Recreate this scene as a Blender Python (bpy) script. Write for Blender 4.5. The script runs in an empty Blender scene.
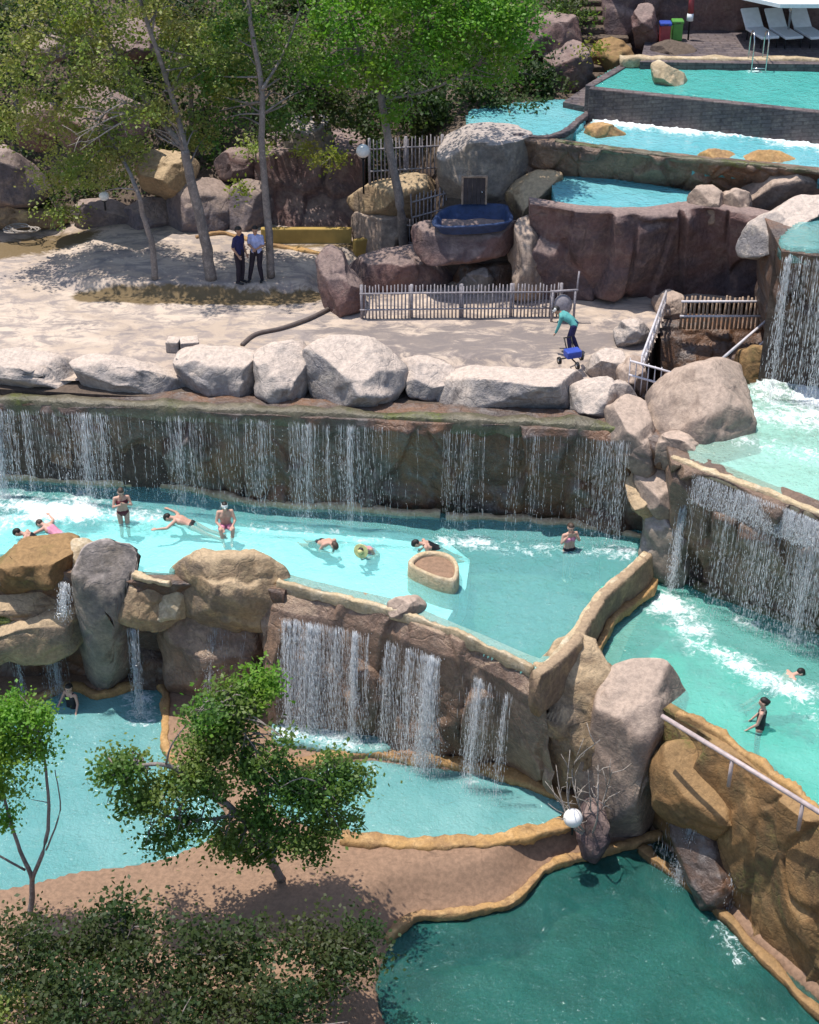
import bpy, bmesh, math, random
import numpy as np
from mathutils import Vector, Matrix
C = bpy.context.scene.collection
R = math.radians
rng = np.random.default_rng(7)
random.seed(7)

# ------------------------------------------------------------------ camera, world, sun, exposure
H, PITCH, F = 26.0, R(32), 1576.0
cd = bpy.data.cameras.new('camera'); cam = bpy.data.objects.new('camera', cd); C.objects.link(cam)
cd.sensor_fit = 'VERTICAL'; cd.angle = 2*math.atan(512/F); cd.clip_end = 3000
cam.location = (0, 0, H); cam.rotation_euler = (math.pi/2-PITCH, 0, 0)
bpy.context.scene.camera = cam
SUN_EL, SUN_AZ = R(75), R(-72)            # azimuth measured from +Y (away from the viewer) towards +X
world = bpy.data.worlds.new('World'); bpy.context.scene.world = world; world.use_nodes = True
wn = world.node_tree.nodes; wl = world.node_tree.links
bg = wn['Background']; sky = wn.new('ShaderNodeTexSky'); sky.sky_type = 'NISHITA'; sky.sun_disc = False
sky.sun_elevation = SUN_EL; sky.sun_rotation = SUN_AZ
wl.new(sky.outputs[0], bg.inputs[0]); bg.inputs[1].default_value = 0.15
sd = bpy.data.lights.new('sun', 'SUN'); sd.energy = 4.0; sd.angle = R(0.53); sd.color = (1, .95, .87)
sun = bpy.data.objects.new('sun', sd); C.objects.link(sun)
sdir = Vector((math.sin(SUN_AZ)*math.cos(SUN_EL), math.cos(SUN_AZ)*math.cos(SUN_EL), math.sin(SUN_EL)))
sun.rotation_euler = sdir.to_track_quat('Z', 'Y').to_euler(); sun.location = (-20, 30, 60)
vs = bpy.context.scene.view_settings
vs.view_transform = 'Standard'; vs.look = 'None'; vs.gamma = 1; vs.use_curve_mapping = False; vs.exposure = 0.42
cy = bpy.context.scene.cycles
try:
    cy.max_bounces = 8; cy.transparent_max_bounces = 24; cy.caustics_reflective = False; cy.caustics_refractive = False
except Exception: pass

# ------------------------------------------------------------------ helpers
cP, sP = math.cos(PITCH), math.sin(PITCH)
def ray(px, py):
    a, b = (px-409.5)/F, (512-py)/F
    return np.array([a, cP+b*sP, -sP+b*cP])
def W(px, py, z):                           # the point of height z seen at a pixel of the survey photograph
    d = ray(px, py); return np.array([0, 0, H]) + d*((z-H)/d[2])
def WY(px, py, Y):                          # the point at distance Y
    d = ray(px, py); return np.array([0, 0, H]) + d*(Y/d[1])
def WL(pts, z): return [W(x, y, z) for x, y in pts]

def vnoise(P, seed=0):
    P = np.asarray(P, float); i = np.floor(P).astype(np.int64); f = P-i; u = f*f*(3-2*f)
    def h(a, b, c):
        n = (a*374761393 + b*668265263 + c*2147483647 + seed*1274126177) & 0xffffffff
        n = ((n ^ (n >> 13))*1274126177) & 0xffffffff
        return ((n ^ (n >> 16)) & 0xffff)/32767.5-1
    r = 0
    for dx in (0, 1):
        for dy in (0, 1):
            for dz in (0, 1):
                w = (u[:, 0] if dx else 1-u[:, 0])*(u[:, 1] if dy else 1-u[:, 1])*(u[:, 2] if dz else 1-u[:, 2])
                r = r + w*h(i[:, 0]+dx, i[:, 1]+dy, i[:, 2]+dz)
    return r
def fbm(P, o=4, seed=0):
    r, a = 0, 1.0
    for k in range(o): r = r + a*vnoise(P*2.0**k+k*17.3, seed+k); a *= .5
    return r/1.9
def facets(P, seed=0):                      # tilted plates parted by creases, about one unit wide
    P = np.asarray(P, float)
    P = P + .25*np.stack([vnoise(P*1.3+k*31, seed+9+k) for k in range(3)], 1)
    i = np.floor(P).astype(np.int64)
    d1 = np.full(len(P), 9.); d2 = d1.copy(); v = np.zeros(len(P))
    def h(a, b, c, s):
        n = (a*374761393 + b*668265263 + c*1442695041 + (seed*7+s)*1274126177) & 0xffffffff
        n = ((n ^ (n >> 13))*1274126177) & 0xffffffff
        n = ((n ^ (n >> 15))*2246822519) & 0xffffffff
        return ((n ^ (n >> 16)) & 0xffff)/65535.
    for dx in (-1, 0, 1):
        for dy in (-1, 0, 1):
            for dz in (-1, 0, 1):
                a, b, c = i[:, 0]+dx, i[:, 1]+dy, i[:, 2]+dz
                q = np.stack([a+h(a, b, c, 1), b+h(a, b, c, 2), c+h(a, b, c, 3)], 1)
                D = P-q; d = np.sqrt((D**2).sum(1))
                val = (h(a, b, c, 4)-.3) + (D*(np.stack([h(a, b, c, 5), h(a, b, c, 6), h(a, b, c, 7)], 1)-.5)).sum(1)*2.3
                m = d < d1
                d2 = np.where(m, d1, np.minimum(d2, d)); v = np.where(m, val, v); d1 = np.where(m, d, d1)
    e = np.clip((d2-d1)/.13, 0, 1); e = e*e*(3-2*e)
    return v*(.25+.75*e) - .16*(1-e)

def mesh_np(name, V, Fc, mat, parent=None, smooth=True):
    """V (n,3); Fc: (m,k) array or list of tuples"""
    me = bpy.data.meshes.new(name)
    V = np.asarray(V, np.float32)
    if isinstance(Fc, np.ndarray):
        k = Fc.shape[1]; m = len(Fc)
        me.vertices.add(len(V)); me.vertices.foreach_set('co', V.ravel())
        me.loops.add(m*k); me.loops.foreach_set('vertex_index', Fc.ravel().astype(np.int32))
        me.polygons.add(m); me.polygons.foreach_set('loop_start', np.arange(0, m*k, k, dtype=np.int32))
        me.update(calc_edges=True); me.validate()
    else:
        me.from_pydata([tuple(map(float, v)) for v in V], [], [tuple(int(a) for a in f) for f in Fc]); me.update()
    if smooth: me.polygons.foreach_set('use_smooth', [True]*len(me.polygons))
    if mat: me.materials.append(mat)
    o = bpy.data.objects.new(name, me); C.objects.link(o)
    if parent: o.parent = parent
    return o
def tag(o, label=None, cat=None, group=None, kind=None):
    if label: o['label'] = label
    if cat: o['category'] = cat
    if group: o['group'] = group
    if kind: o['kind'] = kind
    return o
def empty(name, loc, label, cat, rz=0, group=None):
    o = bpy.data.objects.new(name, None); C.objects.link(o); o.location = tuple(map(float, loc)); o.rotation_euler = (0, 0, rz)
    return tag(o, label, cat, group)
def fix_normals(o):
    bm = bmesh.new(); bm.from_mesh(o.data); bmesh.ops.recalc_face_normals(bm, faces=bm.faces); bm.to_mesh(o.data); bm.free(); return o

def cat_rom(pts, n=6, closed=False):
    P = np.array(pts, float); m = len(P); out = []
    rngi = range(m) if closed else range(m-1)
    for i in rngi:
        if closed: p0, p1, p2, p3 = P[(i-1) % m], P[i], P[(i+1) % m], P[(i+2) % m]
        else: p0, p1, p2, p3 = P[max(i-1, 0)], P[i], P[i+1], P[min(i+2, m-1)]
        for k in range(n):
            t = k/n
            out.append(.5*((2*p1)+(-p0+p2)*t+(2*p0-5*p1+4*p2-p3)*t*t+(-p0+3*p1-3*p2+p3)*t**3))
    if not closed: out.append(P[-1])
    return np.array(out)
def tube_np(pts, rad, n=8, closed=False, jitter=0, squash=None):
    P = np.array(pts, float); m = len(P)
    if np.isscalar(rad): rad = np.full(m, rad)
    rad = np.array(rad, float)
    V = []
    for i in range(m):
        if closed: t = P[(i+1) % m]-P[i-1]
        else: t = P[min(i+1, m-1)]-P[max(i-1, 0)]
        t = t/(np.linalg.norm(t)+1e-9)
        ref = np.array([0, 0, 1.]) if abs(t[2]) < .95 else np.array([1., 0, 0])
        s = np.cross(t, ref); s /= np.linalg.norm(s); u = np.cross(s, t)
        for k in range(n):
            a = 2*math.pi*k/n
            r = rad[i]*(1+jitter*math.sin(3.1*i+k*1.7)*.5)
            c_, s_ = math.cos(a), math.sin(a)
            if squash:                      # boxy kerb section: width, height
                c_ = math.copysign(abs(c_)**.38, c_)*squash[0]; s_ = math.copysign(abs(s_)**.38, s_)*squash[1]
            V.append(P[i]+s*c_*r+u*s_*r)
    Fq = []
    for i in range(m if closed else m-1):
        j = (i+1) % m
        for k in range(n):
            l = (k+1) % n
            Fq.append((i*n+k, i*n+l, j*n+l, j*n+k))
    if not closed:
        V.append(P[0]); V.append(P[-1]); a, b = m*n, m*n+1
        for k in range(n):
            l = (k+1) % n
            Fq.append((a, l, k, k)[:3]); Fq.append((b, (m-1)*n+k, (m-1)*n+l))
    return V, Fq
class MB:
    def __init__(s): s.V, s.F = [], []
    def add(s, V, Fq):
        b = len(s.V); s.V += [np.array(v, float) for v in V]; s.F += [tuple(i+b for i in f) for f in Fq]; return s
    def tube(s, pts, r, n=8, **k): return s.add(*tube_np(pts, r, n, **k))
    def box(s, c, d, M=None, bev=0):
        c = np.array(c, float); h = np.array(d, float)/2
        if bev:
            bm = bmesh.new(); bmesh.ops.create_cube(bm, size=1)
            for v in bm.verts: v.co = Vector((v.co.x*d[0], v.co.y*d[1], v.co.z*d[2]))
            bmesh.ops.bevel(bm, geom=bm.edges[:]+bm.verts[:], offset=bev, segments=2, affect='EDGES', profile=.5)
            bm.verts.index_update()
            V = [np.array(v.co) for v in bm.verts]; Fq = [tuple(v.index for v in f.verts) for f in bm.faces]; bm.free()
        else:
            V = [np.array([x*h[0], y*h[1], z*h[2]]) for x in (-1, 1) for y in (-1, 1) for z in (-1, 1)]
            Fq = [(0, 1, 3, 2), (4, 6, 7, 5), (0, 4, 5, 1), (2, 3, 7, 6), (0, 2, 6, 4), (1, 5, 7, 3)]
        if M is not None: V = [M @ v for v in V]
        return s.add([v+c for v in V], Fq)
    def ball(s, c, r, sub=2, sc=(1, 1, 1)):
        bm = bmesh.new(); bmesh.ops.create_icosphere(bm, subdivisions=sub, radius=1); bm.verts.index_update()
        c = np.array(c, float)
        V = [c+np.array([v.co.x*r*sc[0], v.co.y*r*sc[1], v.co.z*r*sc[2]]) for v in bm.verts]
        Fq = [tuple(v.index for v in f.verts) for f in bm.faces]; bm.free()
        return s.add(V, Fq)
    def build(s, name, mat, parent=None, smooth=True, fix=True):
        o = mesh_np(name, np.array(s.V), s.F, mat, parent, smooth)
        return fix_normals(o) if fix else o
def frame(o, ang=40):
    try: o.data.set_sharp_from_angle(angle=R(ang))
    except Exception: pass
    return o

def seg_dist(P, poly, closed=False):
    P = np.asarray(P, float); Q = np.array(poly, float)[:, :2]; best = np.full(len(P), 1e9)
    m = len(Q)
    for i in range(m if closed else m-1):
        a, b = Q[i], Q[(i+1) % m]; ab = b-a
        t = np.clip(((P[:, :2]-a) @ ab)/(ab @ ab+1e-12), 0, 1)
        d = np.sqrt(((P[:, :2]-(a+t[:, None]*ab))**2).sum(1)); best = np.minimum(best, d)
    return best
def inside(P, poly):
    P = np.asarray(P, float); Q = np.array(poly, float)[:, :2]; x, y = P[:, 0], P[:, 1]; r = np.zeros(len(P), bool)
    j = len(Q)-1
    for i in range(len(Q)):
        xi, yi = Q[i]; xj, yj = Q[j]
        c = ((yi > y) != (yj > y)) & (x < (xj-xi)*(y-yi)/(yj-yi+1e-12)+xi); r ^= c; j = i
    return r
def sdf(P, poly): d = seg_dist(P, poly, True); return np.where(inside(P, poly), d, -d)   # positive inside

# ------------------------------------------------------------------ materials
MATS = {}
def newmat(name):
    m = bpy.data.materials.new(name); m.use_nodes = True; MATS[name] = m
    return m, m.node_tree.nodes, m.node_tree.links, m.node_tree.nodes['Principled BSDF']
def N(n, t, **k):
    o = n.new(t)
    for a, b in k.items():
        if hasattr(o, a) and not isinstance(b, tuple): setattr(o, a, b)
    return o
def noise(n, l, co, scale, detail=4, rough=.55, stretch=None, dist=0):
    t = n.new('ShaderNodeTexNoise'); t.inputs['Scale'].default_value = scale; t.inputs['Detail'].default_value = detail
    t.inputs['Roughness'].default_value = rough; t.inputs['Distortion'].default_value = dist
    if stretch:
        mp = n.new('ShaderNodeMapping'); mp.inputs['Scale'].default_value = stretch; l.new(co, mp.inputs[0]); co = mp.outputs[0]
    l.new(co, t.inputs['Vector']); return t.outputs['Fac']
def ramp(n, l, f, a, b):
    r = n.new('ShaderNodeMapRange'); r.inputs[1].default_value = a; r.inputs[2].default_value = b; r.interpolation_type = 'SMOOTHSTEP'
    l.new(f, r.inputs[0]); return r.outputs[0]
def mix(n, l, f, a, b):
    m = n.new('ShaderNodeMix'); m.data_type = 'RGBA'
    if isinstance(f, float): m.inputs[0].default_value = f
    else: l.new(f, m.inputs[0])
    for i, c in ((6, a), (7, b)):
        if isinstance(c, (tuple, list)): m.inputs[i].default_value = (*c[:3], 1)
        else: l.new(c, m.inputs[i])
    return m.outputs[2]
def math_(n, l, op, a, b=None):
    m = n.new('ShaderNodeMath'); m.operation = op
    for i, c in ((0, a), (1, b)):
        if c is None: continue
        if isinstance(c, (int, float)): m.inputs[i].default_value = c
        else: l.new(c, m.inputs[i])
    return m.outputs[0]
def rock_mat(name, a, b, c, stain=(.05, .045, .04), top_tint=None, wet=0, streak=.5, bump=.5, sc=1.0, moss=None):
    m, n, l, p = newmat(name)
    g = n.new('ShaderNodeNewGeometry'); co = g.outputs['Position']
    n1 = noise(n, l, co, .55*sc, 5, .6, dist=.6); n2 = noise(n, l, co, 2.2*sc, 6, .65, dist=.3); n3 = noise(n, l, co, 9*sc, 4, .7)
    col = mix(n, l, ramp(n, l, n1, .38, .62), a, b)
    col = mix(n, l, ramp(n, l, n2, .45, .72), col, c)
    st = noise(n, l, co, 1.6*sc, 5, .7, stretch=(1, 1, .22), dist=.2)
    col = mix(n, l, math_(n, l, 'MULTIPLY', ramp(n, l, st, .52, .75), streak), col, stain)
    sep = n.new('ShaderNodeSeparateXYZ'); l.new(g.outputs['Normal'], sep.inputs[0])
    if top_tint:                              # paler tint on upward-facing faces, broken up by noise
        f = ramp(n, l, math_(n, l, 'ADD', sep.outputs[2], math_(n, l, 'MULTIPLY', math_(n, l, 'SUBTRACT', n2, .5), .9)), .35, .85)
        col = mix(n, l, f, col, top_tint)
    if moss:
        f = math_(n, l, 'MULTIPLY', ramp(n, l, n1, .5, .68), ramp(n, l, n3, .35, .6))
        col = mix(n, l, f, col, moss)
    hv = mix(n, l, ramp(n, l, n3, .3, .7), (.72, .72, .72), (1.18, 1.16, 1.14))
    mu = n.new('ShaderNodeMix'); mu.data_type = 'RGBA'; mu.blend_type = 'MULTIPLY'; mu.inputs[0].default_value = .8
    l.new(col, mu.inputs[6]); l.new(hv, mu.inputs[7]); col = mu.outputs[2]
    vo = n.new('ShaderNodeTexVoronoi'); vo.feature = 'DISTANCE_TO_EDGE'; vo.inputs['Scale'].default_value = .9*sc
    dm = n.new('ShaderNodeVectorMath'); dm.operation = 'ADD'
    nz = n.new('ShaderNodeTexNoise'); nz.inputs['Scale'].default_value = 1.5; l.new(co, nz.inputs['Vector']); l.new(co, dm.inputs[0]); l.new(nz.outputs['Color'], dm.inputs[1])
    l.new(dm.outputs[0], vo.inputs['Vector'])
    crack = ramp(n, l, vo.outputs['Distance'], 0, .035)
    crk = math_(n, l, 'MULTIPLY', math_(n, l, 'SUBTRACT', 1.0, ramp(n, l, vo.outputs['Distance'], .004, .03)), ramp(n, l, n2, .5, .66))
    col = mix(n, l, math_(n, l, 'MULTIPLY', crk, .4), col, stain)          # dirt settled in the cracks
    l.new(col, p.inputs['Base Color'])
    p.inputs['Roughness'].default_value = .42 if wet else .88
    p.inputs['Specular IOR Level'].default_value = .5 if wet else .25
    hgt = math_(n, l, 'ADD', math_(n, l, 'MULTIPLY', n2, .7), math_(n, l, 'MULTIPLY', n3, .35))
    hgt = math_(n, l, 'ADD', hgt, math_(n, l, 'MULTIPLY', noise(n, l, co, 30*sc, 3, .6), .1))
    hgt = math_(n, l, 'ADD', hgt, math_(n, l, 'MULTIPLY', crack, .08))
    bu = n.new('ShaderNodeBump'); bu.inputs['Strength'].default_value = bump; bu.inputs['Distance'].default_value = .25
    l.new(hgt, bu.inputs['Height']); l.new(bu.outputs[0], p.inputs['Normal'])
    return m
PALE = rock_mat('pale_rock', (.36, .315, .285), (.26, .24, .24), (.45, .39, .34), (.13, .115, .11), top_tint=(.54, .445, .38), streak=.95, bump=.5)
GREY = rock_mat('grey_rock', (.25, .205, .165), (.15, .135, .125), (.33, .27, .21), (.06, .055, .06), top_tint=(.4, .34, .31), streak=.6, bump=.35)
PINK = rock_mat('pink_grey_rock', (.29, .215, .17), (.19, .15, .13), (.37, .285, .22), (.06, .045, .04), top_tint=(.43, .33, .265), streak=.6, bump=.35)
TAN = rock_mat('tan_rock', (.34, .235, .14), (.2, .15, .11), (.42, .3, .17), (.07, .05, .04), top_tint=(.46, .34, .215), streak=.55)
OCHRE = rock_mat('ochre_rock', (.23, .13, .055), (.12, .08, .045), (.29, .18, .08), (.045, .03, .02), top_tint=(.29, .18, .085), streak=.65, bump=.4, moss=(.13, .12, .04))
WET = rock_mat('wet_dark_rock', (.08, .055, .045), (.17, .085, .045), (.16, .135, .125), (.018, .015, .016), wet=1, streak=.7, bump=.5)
WETB = rock_mat('wet_brown_rock', (.21, .13, .085), (.12, .08, .06), (.26, .17, .115), (.035, .03, .03), wet=1, streak=.6, bump=.6)
BROWN = rock_mat('brown_rock', (.17, .1, .09), (.1, .075, .08), (.22, .15, .13), (.045, .03, .03), top_tint=(.26, .19, .17), streak=.7)
DUSK = rock_mat('dusky_rock', (.19, .145, .14), (.12, .105, .12), (.26, .2, .18), (.05, .04, .045), top_tint=(.3, .23, .2), streak=.7, bump=.45)  # darker albedo standing in for tree shade on the back boulders
MOSSY = rock_mat('mossy_concrete', (.13, .11, .075), (.09, .085, .045), (.2, .17, .12), (.04, .035, .02), wet=1, streak=.7, moss=(.1, .115, .02))
EARTH = rock_mat('dry_earth', (.09, .065, .05), (.06, .045, .042), (.14, .1, .08), (.07, .05, .035), top_tint=(.12, .09, .07), streak=.3)
CASC = rock_mat('cascade_rock', (.28, .18, .125), (.16, .105, .08), (.35, .245, .18), (.05, .035, .03), top_tint=(.35, .245, .165), wet=1, streak=.75, bump=.6)
TERR = rock_mat('terrace_concrete', (.24, .15, .1), (.17, .11, .075), (.3, .2, .14), (.08, .05, .035), top_tint=(.26, .165, .11), streak=.5, bump=.12)
STONE = rock_mat('dark_stone_slabs', (.16, .13, .13), (.1, .085, .095), (.2, .165, .155), (.05, .045, .045), streak=.4, bump=.25, sc=1.8)
BARK = rock_mat('bark', (.27, .23, .21), (.19, .165, .155), (.36, .31, .28), (.07, .06, .05), streak=.5, sc=3, bump=.4)
TWIG = rock_mat('dead_twig', (.42, .37, .33), (.32, .28, .25), (.5, .45, .4), streak=.1, sc=4)
KERB = rock_mat('ochre_kerb', (.42, .25, .1), (.3, .18, .09), (.5, .32, .15), (.13, .08, .04), streak=.7, bump=.25, sc=1.5)
KERBP = rock_mat('pale_kerb', (.52, .4, .25), (.4, .31, .2), (.6, .5, .36), (.18, .14, .09), streak=.4, bump=.3, sc=1.5)

def brick(m, sx=.9, sy=2.2):
    n, l = m.node_tree.nodes, m.node_tree.links; p = n['Principled BSDF']; src = p.inputs['Base Color'].links[0].from_socket
    g = n.new('ShaderNodeNewGeometry'); sp = n.new('ShaderNodeSeparateXYZ'); l.new(g.outputs['Position'], sp.inputs[0]); cb = n.new('ShaderNodeCombineXYZ')
    l.new(math_(n, l, 'MULTIPLY', sp.outputs[0], sx), cb.inputs[0]); l.new(math_(n, l, 'MULTIPLY', math_(n, l, 'ADD', sp.outputs[2], math_(n, l, 'MULTIPLY', sp.outputs[1], .5)), sy), cb.inputs[1])
    b = n.new('ShaderNodeTexBrick'); b.inputs['Scale'].default_value = 1; b.inputs['Mortar Size'].default_value = .03; b.inputs['Color1'].default_value = (1, 1, 1, 1); b.inputs['Color2'].default_value = (.8, .78, .78, 1); b.inputs['Mortar'].default_value = (.6, .57, .56, 1)
    l.new(cb.outputs[0], b.inputs['Vector']); mu = n.new('ShaderNodeMix'); mu.data_type = 'RGBA'; mu.blend_type = 'MULTIPLY'; mu.inputs[0].default_value = .9
    l.new(src, mu.inputs[6]); l.new(b.outputs['Color'], mu.inputs[7]); l.new(mu.outputs[2], p.inputs['Base Color'])
brick(STONE)
def plain(name, col, rough=.6, spec=.4, var=.15, bump=.1, sc=6, metal=0):
    m, n, l, p = newmat(name); g = n.new('ShaderNodeTexCoord'); co = g.outputs['Object']
    f = noise(n, l, co, sc, 4, .6)
    c2 = tuple(max(0, c*(1-2*var)) for c in col)
    l.new(mix(n, l, ramp(n, l, f, .3, .7), c2, col), p.inputs['Base Color'])
    p.inputs['Roughness'].default_value = rough; p.inputs['Specular IOR Level'].default_value = spec; p.inputs['Metallic'].default_value = metal
    bu = n.new('ShaderNodeBump'); bu.inputs['Strength'].default_value = bump; bu.inputs['Distance'].default_value = .02
    l.new(f, bu.inputs['Height']); l.new(bu.outputs[0], p.inputs['Normal'])
    return m
WOODG = plain('weathered_pickets', (.34, .31, .33), .8, .2, .2, .3, 12)
METW = plain('pale_painted_rail', (.6, .56, .58), .5, .4, .12)
PIPE = plain('pinkish_grey_pipe', (.5, .4, .38), .5, .4, .15)
PLANK = plain('tan_planks', (.42, .3, .22), .8, .2, .25, .3, 9)
YWALL = plain('ochre_paint', (.42, .28, .08), .7, .3, .15, .2, 2)
GLOBE = plain('white_globe', (.85, .83, .8), .3, .5, .03)
BLUE = plain('blue_tub', (.03, .055, .14), .5, .4, .2)
DOORM = plain('dark_door', (.07, .055, .055), .7, .3, .2)
BLACK = plain('black_plastic', (.015, .015, .017), .6, .3, .1)
WHITEC = plain('white_fabric', (.75, .76, .78), .8, .2, .05)
REDP = plain('red_plastic', (.3, .05, .06), .45, .4, .1); BLUEP = plain('blue_plastic', (.04, .08, .4), .45, .4, .1); GREENP = plain('green_plastic', (.1, .3, .06), .45, .4, .1)
CHROME = plain('steel', (.6, .6, .6), .25, .5, .05, metal=1)
SKIN = plain('skin_light', (.56, .33, .25), .55, .35, .06, .03); SKIN2 = plain('skin_tan', (.42, .23, .15), .55, .35, .06, .03)
HAIR = plain('black_hair', (.018, .014, .012), .55, .4, .2, .3, 40); HAIRB = plain('brown_hair', (.08, .05, .035), .55, .4, .2, .3, 40)
C_NAVY = plain('navy_cloth', (.035, .035, .11), .85, .2); C_LBLUE = plain('light_blue_cloth', (.42, .47, .75), .85, .2); C_DARK = plain('dark_trousers', (.035, .028, .04), .85, .2)
C_BLK = plain('black_swimwear', (.02, .02, .025), .6, .3); C_RED = plain('dark_red_swimwear', (.12, .02, .03), .6, .3); C_PINK = plain('pink_swimwear', (.75, .3, .42), .7, .3)
C_TEAL = plain('teal_cloth', (.12, .4, .38), .85, .2); C_WHITE = plain('white_cloth', (.78, .78, .74), .8, .2); C_STRAW = plain('straw', (.7, .65, .3), .8, .2)
FLOORL = plain('pale_cyan_plaster', (.62, .9, 1.0), .7, .3, .06, .1, 1.2); FLOORD = plain('teal_plaster', (.17, .78, .56), .7, .3, .1, .1, .8)
FLOORB = plain('blue_plaster', (.4, .85, .95), .7, .3, .06, .1, 1.2)

def paving():
    m, n, l, p = newmat('sun_bleached_plaza'); g = n.new('ShaderNodeNewGeometry'); co = g.outputs['Position']
    n1 = noise(n, l, co, .35, 6, .62, stretch=(1, 1.7, 1), dist=.8); n2 = noise(n, l, co, 1.7, 7, .7, dist=.6); n3 = noise(n, l, co, 14, 3, .6)
    n4 = noise(n, l, co, .9, 6, .7, stretch=(1, 2.2, 1), dist=1.2)
    col = mix(n, l, ramp(n, l, n1, .4, .6), (.42, .33, .26), (.56, .45, .36))
    col = mix(n, l, math_(n, l, 'MULTIPLY', ramp(n, l, n2, .46, .64), .8), col, (.26, .215, .2))
    col = mix(n, l, math_(n, l, 'MULTIPLY', ramp(n, l, n4, .47, .6), .8), col, (.235, .2, .19))
    at = n.new('ShaderNodeAttribute'); at.attribute_name = 'stain'
    f = ramp(n, l, math_(n, l, 'ADD', at.outputs['Fac'], math_(n, l, 'MULTIPLY', math_(n, l, 'SUBTRACT', n2, .5), 1.6)), .35, .75)
    col = mix(n, l, math_(n, l, 'MULTIPLY', f, .95), col, (.13, .085, .03))
    at2 = n.new('ShaderNodeAttribute'); at2.attribute_name = 'damp'  # 'damp' holds the weight of the painted shade patches
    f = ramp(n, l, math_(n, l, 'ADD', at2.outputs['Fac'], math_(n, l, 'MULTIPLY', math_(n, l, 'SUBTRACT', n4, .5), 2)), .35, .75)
    col = mix(n, l, math_(n, l, 'MULTIPLY', f, .85), col, (.16, .135, .13))  # dappled shade painted into the plaza colour
    l.new(mix(n, l, math_(n, l, 'MULTIPLY', n3, .12), col, (.42, .36, .32)), p.inputs['Base Color'])
    p.inputs['Roughness'].default_value = .85; p.inputs['Specular IOR Level'].default_value = .25
    bu = n.new('ShaderNodeBump'); bu.inputs['Strength'].default_value = .35; bu.inputs['Distance'].default_value = .08
    l.new(math_(n, l, 'ADD', n2, math_(n, l, 'MULTIPLY', n3, .3)), bu.inputs['Height']); l.new(bu.outputs[0], p.inputs['Normal'])
    return m
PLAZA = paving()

def water_mat(name, milk, milk2, absorb, dens, milky=.4):
    m, n, l, p = newmat(name); n.remove(p); out = n['Material Output']
    g = n.new('ShaderNodeNewGeometry'); co = g.outputs['Position']
    n1 = noise(n, l, co, .5, 4, .6, dist=.7); n2 = noise(n, l, co, 3.2, 4, .65, dist=.5); n3 = noise(n, l, co, 11, 3, .6, dist=.4)
    n4 = noise(n, l, co, 5.5, 6, .75, dist=1.0)
    bu = n.new('ShaderNodeBump'); bu.inputs['Strength'].default_value = .8; bu.inputs['Distance'].default_value = .09
    l.new(math_(n, l, 'ADD', n2, math_(n, l, 'MULTIPLY', n3, .5)), bu.inputs['Height'])
    d = n.new('ShaderNodeBsdfDiffuse'); l.new(mix(n, l, ramp(n, l, n1, .35, .65), milk, milk2), d.inputs[0]); l.new(bu.outputs[0], d.inputs['Normal'])
    t = n.new('ShaderNodeBsdfTransparent'); t.inputs[0].default_value = (.93, 1, .99, 1)
    s1 = n.new('ShaderNodeMixShader'); s1.inputs[0].default_value = milky; l.new(t.outputs[0], s1.inputs[1]); l.new(d.outputs[0], s1.inputs[2])
    gl = n.new('ShaderNodeBsdfGlossy'); gl.inputs['Roughness'].default_value = .08; l.new(bu.outputs[0], gl.inputs['Normal'])
    fr = n.new('ShaderNodeFresnel'); fr.inputs[0].default_value = 1.33; l.new(bu.outputs[0], fr.inputs['Normal'])
    s2 = n.new('ShaderNodeMixShader'); l.new(fr.outputs[0], s2.inputs[0]); l.new(s1.outputs[0], s2.inputs[1]); l.new(gl.outputs[0], s2.inputs[2])
    at = n.new('ShaderNodeAttribute'); at.attribute_name = 'foam'
    a = math_(n, l, 'MULTIPLY', at.outputs['Fac'], 1.25)
    f = math_(n, l, 'ADD', a, math_(n, l, 'MULTIPLY', math_(n, l, 'SUBTRACT', n4, .5), math_(n, l, 'MULTIPLY', ramp(n, l, at.outputs['Fac'], 0, .25), 3.2)))
    f = ramp(n, l, f, .3, 1.35)
    fd = n.new('ShaderNodeBsdfDiffuse'); fd.inputs[0].default_value = (.82, .87, .88, 1); l.new(bu.outputs[0], fd.inputs['Normal'])
    s3 = n.new('ShaderNodeMixShader'); l.new(f, s3.inputs[0]); l.new(s2.outputs[0], s3.inputs[1]); l.new(fd.outputs[0], s3.inputs[2])
    l.new(s3.outputs[0], out.inputs['Surface'])
    va = n.new('ShaderNodeVolumeAbsorption'); va.inputs['Color'].default_value = (*absorb, 1); va.inputs['Density'].default_value = dens
    l.new(va.outputs[0], out.inputs['Volume'])
    return m
WATER = water_mat('turquoise_pool_water', (.3, .86, .82), (.36, .9, .9), (.16, .92, .78), .38, .3)
WATERR = water_mat('green_pool_water', (.2, .62, .54), (.28, .72, .64), (.2, .82, .74), .6, .42)
WATERB = water_mat('sky_blue_pool_water', (.25, .8, .88), (.32, .84, .92), (.25, .88, .93), .3, .5)
WATERT = water_mat('teal_pool_water', (.1, .52, .46), (.14, .58, .52), (.18, .8, .74), .7, .65)
WATERD = water_mat('deep_teal_pool_water', (.03, .16, .14), (.04, .22, .19), (.12, .62, .56), 1.1, .4)
WATERS = water_mat('still_teal_pool_water', (.2, .52, .52), (.27, .6, .6), (.3, .8, .8), .7, .55)
WATERG = water_mat('green_shallow_water', (.42, .64, .5), (.5, .74, .62), (.5, .85, .72), .6, .45)
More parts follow.
